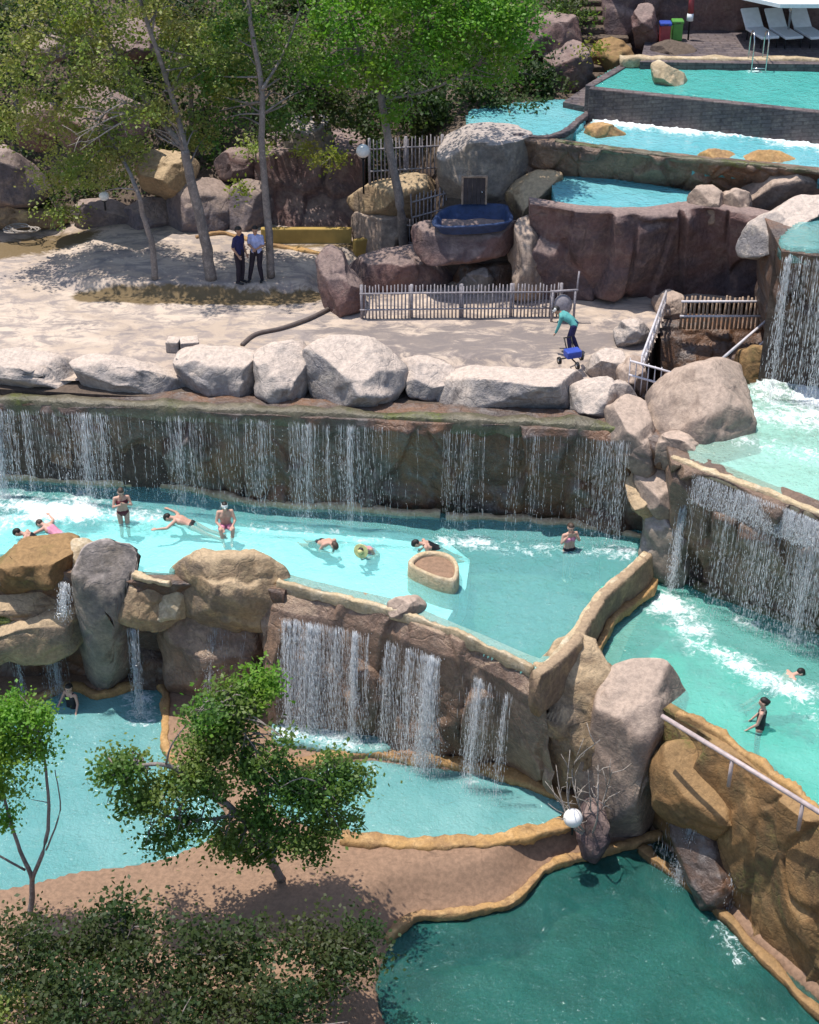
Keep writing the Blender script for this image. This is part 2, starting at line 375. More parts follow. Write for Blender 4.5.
def spray():
    m, n, l, p = newmat('falling_water'); n.remove(p); out = n['Material Output']
    d = n.new('ShaderNodeBsdfDiffuse'); d.inputs[0].default_value = (.86, .9, .95, 1)
    tr = n.new('ShaderNodeBsdfTranslucent'); tr.inputs[0].default_value = (.86, .9, .95, 1)
    t = n.new('ShaderNodeBsdfTransparent'); gl = n.new('ShaderNodeBsdfGlossy'); gl.inputs['Roughness'].default_value = .15
    a = n.new('ShaderNodeMixShader'); a.inputs[0].default_value = .5; l.new(d.outputs[0], a.inputs[1]); l.new(tr.outputs[0], a.inputs[2])
    b = n.new('ShaderNodeMixShader'); b.inputs[0].default_value = .15; l.new(a.outputs[0], b.inputs[1]); l.new(gl.outputs[0], b.inputs[2])
    c = n.new('ShaderNodeMixShader'); c.inputs[0].default_value = .42; l.new(b.outputs[0], c.inputs[1]); l.new(t.outputs[0], c.inputs[2])
    l.new(c.outputs[0], out.inputs[0]); return m
SPRAY = spray()
def leaf_mat(name, a, b, c):
    m, n, l, p = newmat(name); n.remove(p); out = n['Material Output']
    at = n.new('ShaderNodeAttribute'); at.attribute_name = 'tint'
    g = n.new('ShaderNodeNewGeometry'); f2 = noise(n, l, g.outputs['Position'], .7, 3)
    col = mix(n, l, at.outputs['Fac'], a, b); col = mix(n, l, ramp(n, l, f2, .42, .62), col, c)
    d = n.new('ShaderNodeBsdfPrincipled'); l.new(col, d.inputs['Base Color']); d.inputs['Roughness'].default_value = .5; d.inputs['Specular IOR Level'].default_value = .3
    t = n.new('ShaderNodeBsdfTranslucent')
    br = n.new('ShaderNodeMix'); br.data_type = 'RGBA'; br.blend_type = 'MULTIPLY'; br.inputs[0].default_value = 1; l.new(col, br.inputs[6]); br.inputs[7].default_value = (1.6, 1.9, .8, 1)
    l.new(br.outputs[2], t.inputs[0])
    s = n.new('ShaderNodeMixShader'); s.inputs[0].default_value = .35; l.new(d.outputs[0], s.inputs[1]); l.new(t.outputs[0], s.inputs[2])
    l.new(s.outputs[0], out.inputs[0]); return m
L_OLIVE = leaf_mat('olive_leaves', (.15, .2, .05), (.27, .32, .09), (.27, .25, .09))
L_BRIGHT = leaf_mat('bright_leaves', (.075, .2, .02), (.16, .32, .04), (.15, .24, .03))
L_MID = leaf_mat('mid_leaves', (.04, .1, .02), (.1, .19, .035), (.14, .19, .045))
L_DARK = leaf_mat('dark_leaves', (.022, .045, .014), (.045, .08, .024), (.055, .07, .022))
L_YEL = leaf_mat('yellow_leaves', (.16, .2, .03), (.24, .26, .04), (.2, .17, .04))

# ------------------------------------------------------------------ builders
ICO = {}
def ico(sub):
    if sub not in ICO:
        bm = bmesh.new(); bmesh.ops.create_icosphere(bm, subdivisions=sub, radius=1); bm.verts.index_update()
        ICO[sub] = (np.array([tuple(v.co) for v in bm.verts]), np.array([[v.index for v in f.verts] for f in bm.faces])); bm.free()
    return ICO[sub]
RSEED = [11]
def rock(outline, z, mat, label, thick=None, k=.55, sub=5, fac=.09, name='boulder', cat='boulder', group=None, fs=None, tip=None, ang=1.0, lean=None, ncut=7, planes=None):
    """a solid boulder: seen from the front it has this outline (survey pixels); its lowest point stands on height z"""
    RSEED[0] += 1; sd_ = RSEED[0]
    O = np.array(outline, float); lo = O[O[:, 1].argmax()]
    base = W(lo[0], lo[1], z)
    O0 = O; w_, h_ = np.ptp(O[:, 0]), np.ptp(O[:, 1])
    lean = R(7+25*np.clip((1.25-h_/w_)/.55, 0, 1)) if lean is None else R(lean)
    fwd = np.array([0, math.cos(lean), -math.sin(lean)]); up = np.array([0, math.sin(lean), math.cos(lean)]); rt = np.array([1., 0, 0])
    w = w_/F*(base-np.array([0, 0, H])) @ np.array([0, cP, -sP]); h = h_/F*(base-np.array([0, 0, H])) @ np.array([0, cP, -sP])/math.cos(PITCH-lean)
    T = thick if thick else .5*min(w, h)*1.25+.12*max(w, h)
    pc = base+fwd*T*.55                      # a point of the middle plane; every outline point is carried onto that plane
    cam0 = np.array([0, 0, H])
    def onpl(x, y):
        d = ray(x, y); return cam0+d*(((pc-cam0) @ fwd)/(d @ fwd))
    c0 = onpl((O[:, 0].max()+O[:, 0].min())/2, (O[:, 1].max()+O[:, 1].min())/2)
    Os = np.vstack([O+(np.roll(O, -1, 0)-O)*q for q in (.12, .3, .5, .7, .88)]); Q3 = np.array([onpl(x, y) for x, y in Os])-c0; rel = np.stack([Q3 @ rt, Q3 @ up], 1)
    th = np.arctan2(rel[:, 1], rel[:, 0]); rr = np.hypot(rel[:, 0], rel[:, 1]); o = np.argsort(th); th = th[o]; rr = rr[o]
    Vn, Fc = ico(sub)
    a, b, c = Vn[:, 0], Vn[:, 1], Vn[:, 2]; rho = np.sqrt(a*a+b*b)+1e-9
    r = np.interp(np.arctan2(b, a), np.r_[th-2*math.pi, th, th+2*math.pi], np.r_[rr, rr, rr])
    rg = np.random.default_rng(sd_); pv = rg.normal(size=(10, 3)); pv /= np.linalg.norm(pv, axis=1)[:, None]
    pv = np.vstack([pv, [[0, .75, -.66], [.1, -.35, -.93], [-.6, .1, -.8], [.65, .15, -.75], [0, .9, .4]]]); pv[10:] += rg.normal(size=(5, 3))*.15; pv /= np.linalg.norm(pv, axis=1)[:, None]
    pd = rg.uniform(.56, .86, 15)*ang
    def clipr(n): return 1/(((np.maximum(n @ pv.T, 1e-3)/pd)**44).sum(1)+1)**(1/44)
    eq = np.stack([a/rho, b/rho, np.zeros(len(a))], 1)
    sr = clipr(Vn)/clipr(eq)**(rho**3)
    rad = r*rho**k
    P = np.stack([a/rho*rad, b/rho*rad, np.sign(c)*np.abs(c)**.75*T], 1)*sr[:, None]
    cuts = list(planes or [])
    for q in range(ncut):
        f_ = rg.uniform(.35, .95); t_ = rg.uniform(0, 2*math.pi) if q else math.pi/2
        cuts.append(((math.cos(t_)*math.sqrt(1-f_*f_), math.sin(t_)*math.sqrt(1-f_*f_), -f_), rg.uniform(.62, .84)))
    e0 = [P[:, 0].min(), P[:, 0].max(), P[:, 1].min(), P[:, 1].max()]
    for nv_, fr_ in cuts:
        nv_ = np.array(nv_, float); nv_ /= np.linalg.norm(nv_); pr = P @ nv_; lim = pr.max()*fr_; ex = np.maximum(0, pr-lim)
        P = P-nv_*(ex*.96)[:, None]
    for ax in (0, 1):
        lo_, hi_ = P[:, ax].min(), P[:, ax].max(); P[:, ax] = e0[2*ax]+(P[:, ax]-lo_)/(hi_-lo_)*(e0[2*ax+1]-e0[2*ax])
    P[:, :2] *= 1.05
    nrm = np.stack([a/(w+.1), b/(h+.1), c/(2*T+.1)], 1); nrm /= np.linalg.norm(nrm, axis=1)[:, None]
    size = (w*h)**.5
    fsz = fs if fs else max(.35, size*.42)
    damp = .35+.65*np.abs(c)                 # keep the outline, let the faces break up
    disp = facets(P/fsz+sd_*3.7, sd_)*fac*size*.4*damp + fbm(P/(size*.5)+sd_, 5, sd_)*.034*size*damp + np.abs(fbm(P/.55+sd_*2, 4, sd_+7))*.05*min(1, size) + fbm(P/.16+sd_, 3, sd_+3)*.008
    P = P+nrm*disp[:, None]
    cw = c0
    Pw = P[:, 0:1]*rt+P[:, 1:2]*up+P[:, 2:3]*fwd
    ob = mesh_np(name, Pw, Fc, mat); ob.location = tuple(map(float, cw))
    return tag(ob, label, cat, group)

def interp_row(row, t):
    row = np.array(row, float); x = np.linspace(0, 1, len(row)); return np.stack([np.interp(t, x, row[:, k]) for k in range(3)], 1)
def curtain(rows, mat, label, nu=200, nv=50, amp=.2, fs=.9, back=1.2, name='rock_wall', cat='rock wall', grid=None, smooth_amp=.14, seed=None, vst=.7):
    RSEED[0] += 1; sd_ = seed or RSEED[0]
    rows = [cat_rom(r, 6) for r in rows]
    t = np.linspace(0, 1, nu); R_ = np.array([interp_row(r, t) for r in rows])
    s = np.linspace(0, len(rows)-1, nv); G = np.zeros((nv, nu, 3))
    for j, q in enumerate(s):
        i = min(int(q), len(rows)-2); f = q-i; G[j] = R_[i]*(1-f)+R_[i+1]*f
    du = np.gradient(G, axis=1); dv = np.gradient(G, axis=0); nn = np.cross(dv, du); nn /= np.linalg.norm(nn, axis=2)[..., None]+1e-9
    if nn[nv//2, nu//2, 1] > 0: nn = -nn
    P = G.reshape(-1, 3); n_ = nn.reshape(-1, 3)
    d = facets(P/fs*np.array([1, 1, vst])+sd_, sd_)*amp + fbm(P/fs/1.8+sd_, 4, sd_)*smooth_amp + fbm(P/.2, 3, sd_+3)*.016
    edge = np.minimum(1, (np.arange(nv)/(nv*.06)+.15))[:, None]*np.ones(nu)[None]
    P = P+n_*(d*edge.ravel())[:, None]
    idx = np.arange(nu*nv).reshape(nv, nu)
    Fq = np.stack([idx[:-1, :-1], idx[:-1, 1:], idx[1:, 1:], idx[1:, :-1]], -1).reshape(-1, 4)
    ring = np.concatenate([idx[0, :], idx[1:, -1], idx[-1, -2::-1], idx[-2:0:-1, 0]])
    B = P[ring]+np.array([0, back, 0]); nb = len(P); m = len(ring)
    q = np.arange(m); q2 = (q+1) % m
    Fr = np.stack([ring[q], nb+q, nb+q2, ring[q2]], 1)
    ob = mesh_np(name, np.vstack([P, B]), np.vstack([Fq, Fr]), mat); fix_normals(ob)
    if ob.data.polygons[len(ob.data.polygons)//4].normal.y > .3: ob.data.flip_normals()
    return tag(ob, label, cat)

def water(poly_px, z, mat, foam=(), depth=1.5, cell=.09, name='pool_water', ripple=.03, closed_px=True, grow=0):
    poly = cat_rom(WL(poly_px, z), 5, True) if closed_px else np.array(WL(poly_px, z))
    x0, y0 = poly[:, 0].min()-.2, poly[:, 1].min()-.2; nx = int((poly[:, 0].max()+.2-x0)/cell)+1; ny = int((poly[:, 1].max()+.2-y0)/cell)+1
    gx, gy = np.meshgrid(x0+np.arange(nx+1)*cell, y0+np.arange(ny+1)*cell)
    P = np.stack([gx.ravel(), gy.ravel(), np.full(gx.size, z)], 1)
    idx = np.arange(P.shape[0]).reshape(ny+1, nx+1)
    Q = np.stack([idx[:-1, :-1], idx[:-1, 1:], idx[1:, 1:], idx[1:, :-1]], -1).reshape(-1, 4)
    cen = P[Q].mean(1); keep = sdf(cen, poly) > -grow-.03; Q = Q[keep]
    used, inv = np.unique(Q, return_inverse=True); Q = inv.reshape(-1, 4); P = P[used]; n = len(P)
    fm = np.zeros(n)
    for pts, rad, st in foam:
        wp = WL(pts, z); d = seg_dist(P, wp) if len(wp) > 1 else np.hypot(P[:, 0]-wp[0][0], P[:, 1]-wp[0][1])
        wv = .5+.5*vnoise(P/.8, 13)+.45*vnoise(P/.3, 17); fm = np.maximum(fm, st*np.clip(.35+.8*wv, 0, 1.25)*np.exp(-(d/(rad*(1.25+.5*vnoise(P/.6, 19))))**2))
    zz = fbm(P/.55, 3, 5)*ripple + fm*np.abs(fbm(P/.16, 3, 8))*.15
    top = P.copy(); top[:, 2] += zz
    bot = P.copy(); bot[:, 2] -= depth
    e = np.concatenate([Q[:, [0, 1]], Q[:, [1, 2]], Q[:, [2, 3]], Q[:, [3, 0]]]); key = e[:, 0].astype(np.int64)*n+e[:, 1]; rkey = e[:, 1].astype(np.int64)*n+e[:, 0]
    be = e[~np.isin(key, rkey)]
    S = np.stack([be[:, 1], be[:, 0], be[:, 0]+n, be[:, 1]+n], 1)
    ob = mesh_np(name, np.vstack([top, bot]), np.vstack([Q, Q[:, ::-1]+n, S]), mat)
    a = ob.data.attributes.new('foam', 'FLOAT', 'POINT'); a.data.foreach_set('value', np.r_[fm, np.zeros(n)].astype(np.float32))
    return tag(ob, kind='structure')
def sheet(poly, z, depth, mat, name, kind='structure', pts_world=False, closed_smooth=True):
    """solid slab: flat top at z, sides down by depth"""
    P = np.array(poly if pts_world else WL(poly, z))
    if closed_smooth: P = cat_rom(P, 4, True)
    from mathutils.geometry import tessellate_polygon
    tri = tessellate_polygon([[Vector((p[0], p[1], 0)) for p in P]])
    n = len(P); top = P.copy(); top[:, 2] = z; bot = top.copy(); bot[:, 2] = z-depth
    Fq = [tuple(t) for t in tri]+[tuple(i+n for i in t[::-1]) for t in tri]+[(i, (i+1) % n, (i+1) % n+n, i+n) for i in range(n)]
    o = mesh_np(name, np.vstack([top, bot]), Fq, mat, smooth=False); fix_normals(o)
    return tag(o, kind=kind)
def kerb(pts, z, mat, label, w=.11, h=.09, closed=False, name='pool_kerb', lift=0, smooth=6, wob=.02):
    P = cat_rom(LIP(pts) if z == 'lip' else WL(pts, z), smooth*2, closed); P[:, 2] += lift
    P += np.stack([vnoise(P*1.7, 3), vnoise(P*1.7+9, 4), vnoise(P*1.1+4, 5)*.6], 1)*wob
    V, Fq = tube_np(P, 1+.3*vnoise(P/.45, 51)+.15*vnoise(P/.15, 52), 12, closed=closed, squash=((w*.78 if name == 'pool_kerb' else w), h), jitter=.12)
    V = np.array(V); V += np.stack([fbm(V/.3, 3, 41), fbm(V/.3, 3, 42), fbm(V/.25, 3, 43)], 1)*.045+facets(V/.5, 44)[:, None]*np.array([.01, .01, .03])
    o = mesh_np(name, V, Fq, mat); fix_normals(o)
    return tag(o, label, 'kerb')
def falls(top, zb, n, label, out=.35, wmax=.022, clusters=None, beads=1.0, name='waterfall', jit=.35, zt=None, lmax=.32, cover=.55, spread=.05):
    """strings of falling drops along a lip; top is a list of world points"""
    T = cat_rom(top, 6); L = np.r_[0, np.cumsum(np.linalg.norm(np.diff(T, axis=0), axis=1))]; tot = L[-1]
    VV, FF = [], []; nb = 0
    tn = T[-1]-T[0]; nrm = np.array([tn[1], -tn[0], 0]); nrm /= np.linalg.norm(nrm)
    if nrm[1] > 0: nrm = -nrm
    if clusters is None: clusters = max(3, int(tot/1.2))
    cc = rng.uniform(0, 1, clusters) if isinstance(clusters, int) else np.array(clusters); cs = rng.uniform(.012, .045, len(cc))*min(1, 9/tot)*1.6
    cw = rng.uniform(.3, 1, len(cc)); cw /= cw.sum()
    q = np.array([(0, 0, .5), (0, 0, -.5), (1, 0, 0), (-.5, .87, 0), (-.5, -.87, 0)], float)
    qf = np.array([(0, 2, 3), (0, 3, 4), (0, 4, 2), (1, 3, 2), (1, 4, 3), (1, 2, 4)])
    cw = rng.pareto(1.6, len(cc))+.12; cw /= cw.sum()
    for s in range(int(n*2.9)):
        if rng.random() < .88:
            i = rng.choice(len(cc), p=cw); u = cc[i]+rng.normal()*cs[i]*rng.choice([.3, 1.1, 2.6])
        else: u = rng.random()
        if u < 0 or u > 1: continue
        p0 = np.array([np.interp(u*tot, L, T[:, k]) for k in range(3)])
        z0 = p0[2]+.03; hgt = z0-zb; vo = out*rng.uniform(.5, 1.1); f0 = rng.uniform(0, .03) if rng.random() < .7 else rng.uniform(0, .5); end = 1 if rng.random() < .6 else rng.uniform(.2, 1)
        dx = rng.normal()*spread; wr = wmax*(.16+.42*rng.random()**2); f = f0; side = np.array([tn[0], tn[1], 0])/np.linalg.norm(tn); ph = rng.uniform(0, 6); am = rng.uniform(0, .035)
        while f < end:
            ln = lmax*rng.uniform(.25, 1.3)*(1.15-.75*f); w = wr*rng.uniform(.5, 1.15)
            fm = f+ln/hgt/2
            pos = p0+nrm*(vo*math.sqrt(max(fm, 0)))+side*(dx*fm+am*math.sin(ph+fm*7)+rng.normal()*.01*(.3+2*fm)); pos[2] = z0-hgt*fm
            if pos[2]-ln/2 < zb: break
            VV.append(pos+q*np.array([w, w, ln])); FF.append(qf+nb); nb += 5
            f += ln*(.75+(.3+1.5*f)*rng.random()*(.6/cover))/hgt
    for s in range(int(n*9)):               # loose droplets thrown off the strings
        i = rng.choice(len(cc), p=cw); u = cc[i]+rng.normal()*cs[i]*1.6
        if u < 0 or u > 1: continue
        p0 = np.array([np.interp(u*tot, L, T[:, k]) for k in range(3)]); f = rng.random()**.7
        pos = p0+nrm*(out*rng.uniform(.3, 1.5)*math.sqrt(f))+side*(rng.normal()*(.03+spread)*(.4+f)); pos[2] = p0[2]-(p0[2]-zb)*f
        if pos[2] < zb+.02: continue
        w = rng.uniform(.004, .011); VV.append(pos+q*np.array([w, w, w*rng.uniform(2.5, 7)])); FF.append(qf+nb); nb += 5
    o = mesh_np(name, np.vstack(VV), np.vstack(FF), SPRAY, smooth=True)
    return tag(o, label, 'waterfall', kind='stuff')

def foliage(clumps, leaf, seed, dens=1.0):
    r = np.random.default_rng(seed); V = []; tint = []
    for c, rad, n in clumps:
        c = np.array(c); rad = np.array(rad if hasattr(rad, '__len__') else (rad,)*3); n = int(n*dens)
        k = max(4, n//42)
        d = r.normal(size=(k, 3)); d /= np.linalg.norm(d, axis=1)[:, None]; d[:, 2] = np.where(d[:, 2] < 0, d[:, 2]*.75, d[:, 2])
        tw = c+d*rad*(r.random(k)[:, None]**.45)*(.8+.35*r.random(k)[:, None])
        w = r.integers(0, k, n); sg = r.uniform(.5, 1.3, k)[w][:, None]
        p = tw[w]+r.normal(size=(n, 3))*sg*leaf*np.array([1.9, 1.9, 1.2])
        nrm = r.normal(size=(n, 3))*.8+np.array([0, 0, .9]); nrm /= np.linalg.norm(nrm, axis=1)[:, None]
        a = np.cross(nrm, r.normal(size=(n, 3))); a /= np.linalg.norm(a, axis=1)[:, None]; b = np.cross(nrm, a)
        L = leaf*r.uniform(.6, 1.25, n)[:, None]; wd = L*.33
        V.append(np.stack([p-a*L*.5, p+b*wd-nrm*L*.05, p+a*L*.5-nrm*L*.12, p-b*wd-nrm*L*.05], 1).reshape(-1, 3)); tint.append(np.repeat(np.clip(.5+.35*r.normal(size=n), 0, 1), 4))
    V = np.vstack(V); return V, np.arange(len(V)).reshape(-1, 4), np.concatenate(tint)
def crown(name, clumps, leaf, mat, parent, seed, dens=1):
    V, Fq, t = foliage(clumps, leaf, seed, dens)
    o = mesh_np(name, V, Fq, mat, parent, smooth=False)
    a = o.data.attributes.new('tint', 'FLOAT', 'POINT'); a.data.foreach_set('value', t.astype(np.float32)); return o
def tree(base, limbs, clumps, leafm, label, leaf=.12, seed=1, name='tree', cat='tree', bark=None, twigs=5, group=None, dens=1, extra=None):
    """limbs: (points, r0, r1) in world space; clumps: (centre, radii, leaves)"""
    base = np.array(base, float); t = empty(name, base, label, cat, group=group); r = np.random.default_rng(seed)
    mb = MB(); ends = []
    for pts, r0, r1 in limbs:
        P = cat_rom(np.array(pts)-base, 5); P[1:-1] += r.normal(size=P[1:-1].shape)*min(r0, .06)*.12
        mb.tube(P, np.linspace(r0, r1, len(P)), 8); ends += [(p, r1) for p in P[len(P)//3:]]
    cl = [(np.array(c)-base, rd, n) for c, rd, n in clumps]
    for c, rd, n in cl:
        rv = np.array(rd if hasattr(rd, '__len__') else (rd,)*3)
        for k in range(twigs):
            tgt = c+r.normal(size=3)*rv*.45
            cand = [e for e in ends if e[0][2] < tgt[2]+.6] or ends
            e = min(cand, key=lambda q: np.linalg.norm(q[0]-tgt)+r.random()*.7)
            if np.linalg.norm(e[0]-tgt) > 1.7: continue
            mid = (e[0]+tgt)/2+r.normal(size=3)*.12+np.array([0, 0, .12])
            mb.tube(cat_rom([e[0], mid, tgt], 3), np.linspace(max(.012, min(e[1], .035)), .006, 7), 5)
    mb.build('trunk', bark or BARK, t, fix=False)
    crown('crown', cl, leaf, leafm, t, seed, dens)
    if extra: crown('young_leaves', [(np.array(c)-base, rd, n) for c, rd, n in extra[0]], leaf, extra[1], t, seed+5)
    return t
# ------------------------------------------------------------------ people
def stand():
    return dict(pel=(0, 0, .95), wai=(0, 0, 1.1), che=(0, 0, 1.28), nck=(0, 0, 1.45), hd=(0, .02, 1.6),
                shL=(-.175, 0, 1.4), elL=(-.23, -.02, 1.12), wrL=(-.23, .06, .88), shR=(.175, 0, 1.4), elR=(.23, -.02, 1.12), wrR=(.23, .06, .88),
                hiL=(-.095, 0, .92), knL=(-.1, .02, .5), anL=(-.1, -.02, .08), hiR=(.095, 0, .92), knR=(.1, .02, .5), anR=(.1, -.02, .08), face=(0, 1, 0))
def chain(acc, a, b, ra, rb, inf=0, flat=None):
    a, b = np.array(a, float), np.array(b, float); L = np.linalg.norm(b-a); k = max(2, int(L/(.3*min(ra, rb)+.004))+1)
    for i in range(k+1):
        t = i/k; acc.append((a+(b-a)*t, (ra+(rb-ra)*t)+inf))
def remesh(name, balls, mat, parent, vox=.014, extra=()):
    V0, F0 = ico(2); VV, FF, nb = [], [], 0
    for c, r in balls:
        r3 = np.array(r) if hasattr(r, '__len__') else r
        VV.append(V0*r3+np.array(c)); FF.append(F0+nb); nb += len(V0)
    tmp = mesh_np(name+'_src', np.vstack(VV), np.vstack(FF), None)
    m = tmp.modifiers.new('r', 'REMESH'); m.mode = 'VOXEL'; m.voxel_size = vox; m.use_smooth_shade = True
    s = tmp.modifiers.new('s', 'SMOOTH'); s.factor = .5; s.iterations = 2
    dg = bpy.context.evaluated_depsgraph_get(); dg.update()
    me = bpy.data.meshes.new_from_object(tmp.evaluated_get(dg)); me.name = name; me.materials.clear(); me.materials.append(mat)
    me.polygons.foreach_set('use_smooth', [True]*len(me.polygons))
    o = bpy.data.objects.new(name, me); C.objects.link(o); o.parent = parent
    old = tmp.data; bpy.data.objects.remove(tmp); bpy.data.meshes.remove(old); return o
def hand(acc, el, wr, curl=.5):
    el, wr = np.array(el, float), np.array(wr, float); d = wr-el; d /= np.linalg.norm(d)
    s = np.cross(d, [.3, 1, .2]); s /= np.linalg.norm(s); n_ = np.cross(s, d)
    for q in (-1, 0, 1): chain(acc, wr+s*q*.01, wr+d*.075+s*q*.024, .017, .015)
    for i, (o_, l) in enumerate(((-.03, .062), (-.01, .075), (.01, .07), (.03, .055))):
        a = wr+d*.08+s*o_; b = a+d*l*.55+n_*l*.15*curl; c = b+d*l*.4+n_*l*.45*curl
        chain(acc, a, b, .0095, .009); chain(acc, b, c, .009, .0075)
    a = wr+d*.025-s*.02; b = a+d*.03-s*.035+n_*.01; chain(acc, a, b, .013, .011); chain(acc, b, b+d*.03-s*.008+n_*.012, .011, .009)
def person(J, loc, rz, label, clothes=(), skin=SKIN, hair=HAIR, hairlen='short', scale=1.0, tilt=None, group=None, girl=False, hat=None):
    root = empty('person', loc, label, 'person', rz, group); root.scale = (scale,)*3
    if tilt: root.rotation_euler = tilt
    g = {k: np.array(v, float) for k, v in J.items()}; fc = g['face']/np.linalg.norm(g['face'])
    sh = .9 if girl else 1
    def torso(acc, inf=0, top=True):
        side = g['hiR']-g['hiL']; side /= np.linalg.norm(side)
        for q in (-1, 1):
            chain(acc, g['pel']+side*q*.065, g['wai']+side*q*.05, .1, .088, inf); chain(acc, g['wai']+side*q*.05, g['che']+side*q*.075*sh, .088, .1*sh, inf)
            chain(acc, g['che']+side*q*.075*sh, g['nck']+side*q*.05-(g['nck']-g['che'])*.25, .1*sh, .062, inf)
            s_ = g['shR'] if q > 0 else g['shL']; chain(acc, g['nck']-(g['nck']-g['che'])*.3, s_, .062, .052*sh, inf)
    def arm(acc, s, full=1, inf=0):
        chain(acc, g['sh'+s], g['sh'+s]+(g['el'+s]-g['sh'+s])*min(1, full*2), .052*sh, .04*sh, inf)
        if full > .5: chain(acc, g['el'+s], g['wr'+s], .04*sh, .027, inf)
    def leg(acc, s, inf=0, foot=True):
        chain(acc, g['hi'+s], g['kn'+s], .085, .056, inf); m = g['kn'+s]+(g['an'+s]-g['kn'+s])*.35
        chain(acc, g['kn'+s], m, .054, .054, inf); chain(acc, m, g['an'+s], .054, .036, inf)
    b = []; torso(b)
    for s in 'LR':
        arm(b, s); leg(b, s); hand(b, g['el'+s], g['wr'+s])
        an = g['an'+s]; kn = g['kn'+s]; sd_ = an-kn; sd_ /= np.linalg.norm(sd_); ff = fc-sd_*(fc @ sd_); ff = ff/(np.linalg.norm(ff)+1e-6) if np.linalg.norm(ff) > .3 else sd_
        chain(b, an+sd_*.03-ff*.03, an+sd_*.045+ff*.13, .038, .028)
    chain(b, g['nck']-(g['nck']-g['che'])*.2, g['hd']-(g['hd']-g['nck'])*.2, .056, .05)
    hd = g['hd']; upv = hd-g['nck']; upv /= np.linalg.norm(upv); ff = fc-upv*(fc @ upv); ff /= np.linalg.norm(ff); sd_ = np.cross(ff, upv)
    for q in (-.025, 0, .025): b.append((hd+upv*.025+ff*q, .083)); b.append((hd-upv*.035+ff*(.02+q*.8), .064))
    b.append((hd-upv*.085+ff*.055, .03))                                     # chin
    for k in range(3): b.append((hd-upv*(.005+.012*k)+ff*(.092+.007*k), .013+.002*k))   # nose
    b.append((hd-upv*.055+ff*.083, .016))                                    # mouth
    for q in (-1, 1): b.append((hd+sd_*q*.082-upv*.005, (.012, .018, .028)))  # ears
    remesh('body', b, skin, root, .0125)
    e = MB()
    for q in (-1, 1): e.ball(hd+sd_*q*.031+upv*.012+ff*.094, .0125, 2)
    e.build('eyes', BLACK, root)
    if hair:
        hb = []
        for q in np.linspace(0, 1, 5):
            a = -.3+2.0*q
            hb.append((hd+upv*(.045*math.cos(a)+.02)-ff*(.045*math.sin(a)+.0), .082))
        if hairlen == 'long':
            for k in range(6): hb.append((hd-ff*(.06+.004*k)-upv*(.03+.035*k), .055-.004*k))
        if hairlen == 'bun': hb.append((hd-ff*.1+upv*.05, .05))
        remesh('hair', hb, hair, root, .014)
    for kind, m in clothes:
        a = []
        if kind == 'shirt': torso(a, .014); arm(a, 'L', .4, .014); arm(a, 'R', .4, .014)
        elif kind == 'long_shirt': torso(a, .014); arm(a, 'L', 1, .012); arm(a, 'R', 1, .012)
        elif kind == 'swimsuit':
            side = g['hiR']-g['hiL']; side /= np.linalg.norm(side)
            for q in (-1, 1):
                chain(a, g['pel']+side*q*.065, g['wai']+side*q*.05, .1, .09, .008); chain(a, g['wai']+side*q*.05, g['che']+side*q*.07, .09, .095, .008)
                chain(a, g['che']+side*q*.07, g['nck']+side*q*.09-(g['nck']-g['che'])*.15, .07, .03, .012)
        elif kind == 'trousers':
            side = (g['hiR']-g['hiL']); side /= np.linalg.norm(side)
            for q in (-1, 1): chain(a, g['pel']+side*q*.06, g['pel']+(g['wai']-g['pel'])*.6+side*q*.05, .102, .094, .012)
            leg(a, 'L', .018); leg(a, 'R', .018)
        elif kind == 'briefs':
            side = (g['hiR']-g['hiL']); side /= np.linalg.norm(side)
            for q in (-1, 1): chain(a, g['pel']+side*q*.055-(g['wai']-g['pel'])*.25, g['pel']+side*q*.06+(g['wai']-g['pel'])*.15, .085, .1, .008)
        elif kind == 'shorts':
            side = (g['hiR']-g['hiL']); side /= np.linalg.norm(side)
            for q, s in ((-1, 'L'), (1, 'R')): chain(a, g['pel']+side*q*.06+(g['wai']-g['pel'])*.3, g['pel']+side*q*.06, .097, .1, .01); chain(a, g['hi'+s], g['hi'+s]+(g['kn'+s]-g['hi'+s])*.55, .088, .075, .018)
        elif kind == 'bra':
            side = (g['shR']-g['shL']); side /= np.linalg.norm(side); u = (g['che']-g['wai']); u /= np.linalg.norm(u)
            for q in (-1, 1): chain(a, g['che']+side*q*.075-u*.03, g['che']+side*q*.075+u*.0, .1*sh, .1*sh, .008); a.append((g['che']+side*q*.065+fc*.07, .06))
        elif kind == 'shoes':
            for s in 'LR':
                an = g['an'+s]; chain(a, an+np.array([0, -.04, -.035]), an+np.array([0, .15, -.045]), .042, .034, .006)
        elif kind == 'cap':
            for q in (-.02, .02): a.append((hd+upv*.045+ff*q, .09))
            chain(a, hd+upv*.05+ff*.06, hd+upv*.045+ff*.15, .02, .014)
        elif kind == 'hat':
            for k in range(28):
                for rr in (.07, .11, .15, .185): a.append((hd+upv*.055+(ff*math.cos(k*.2244)+sd_*math.sin(k*.2244))*rr, .017))
            for q in (0, .03, .055): a.append((hd+upv*(.06+q), .085-q*.3))
        remesh({'bra': 'bikini_top', 'long_shirt': 'shirt'}.get(kind, kind), a, m, root, .0135)
    return root

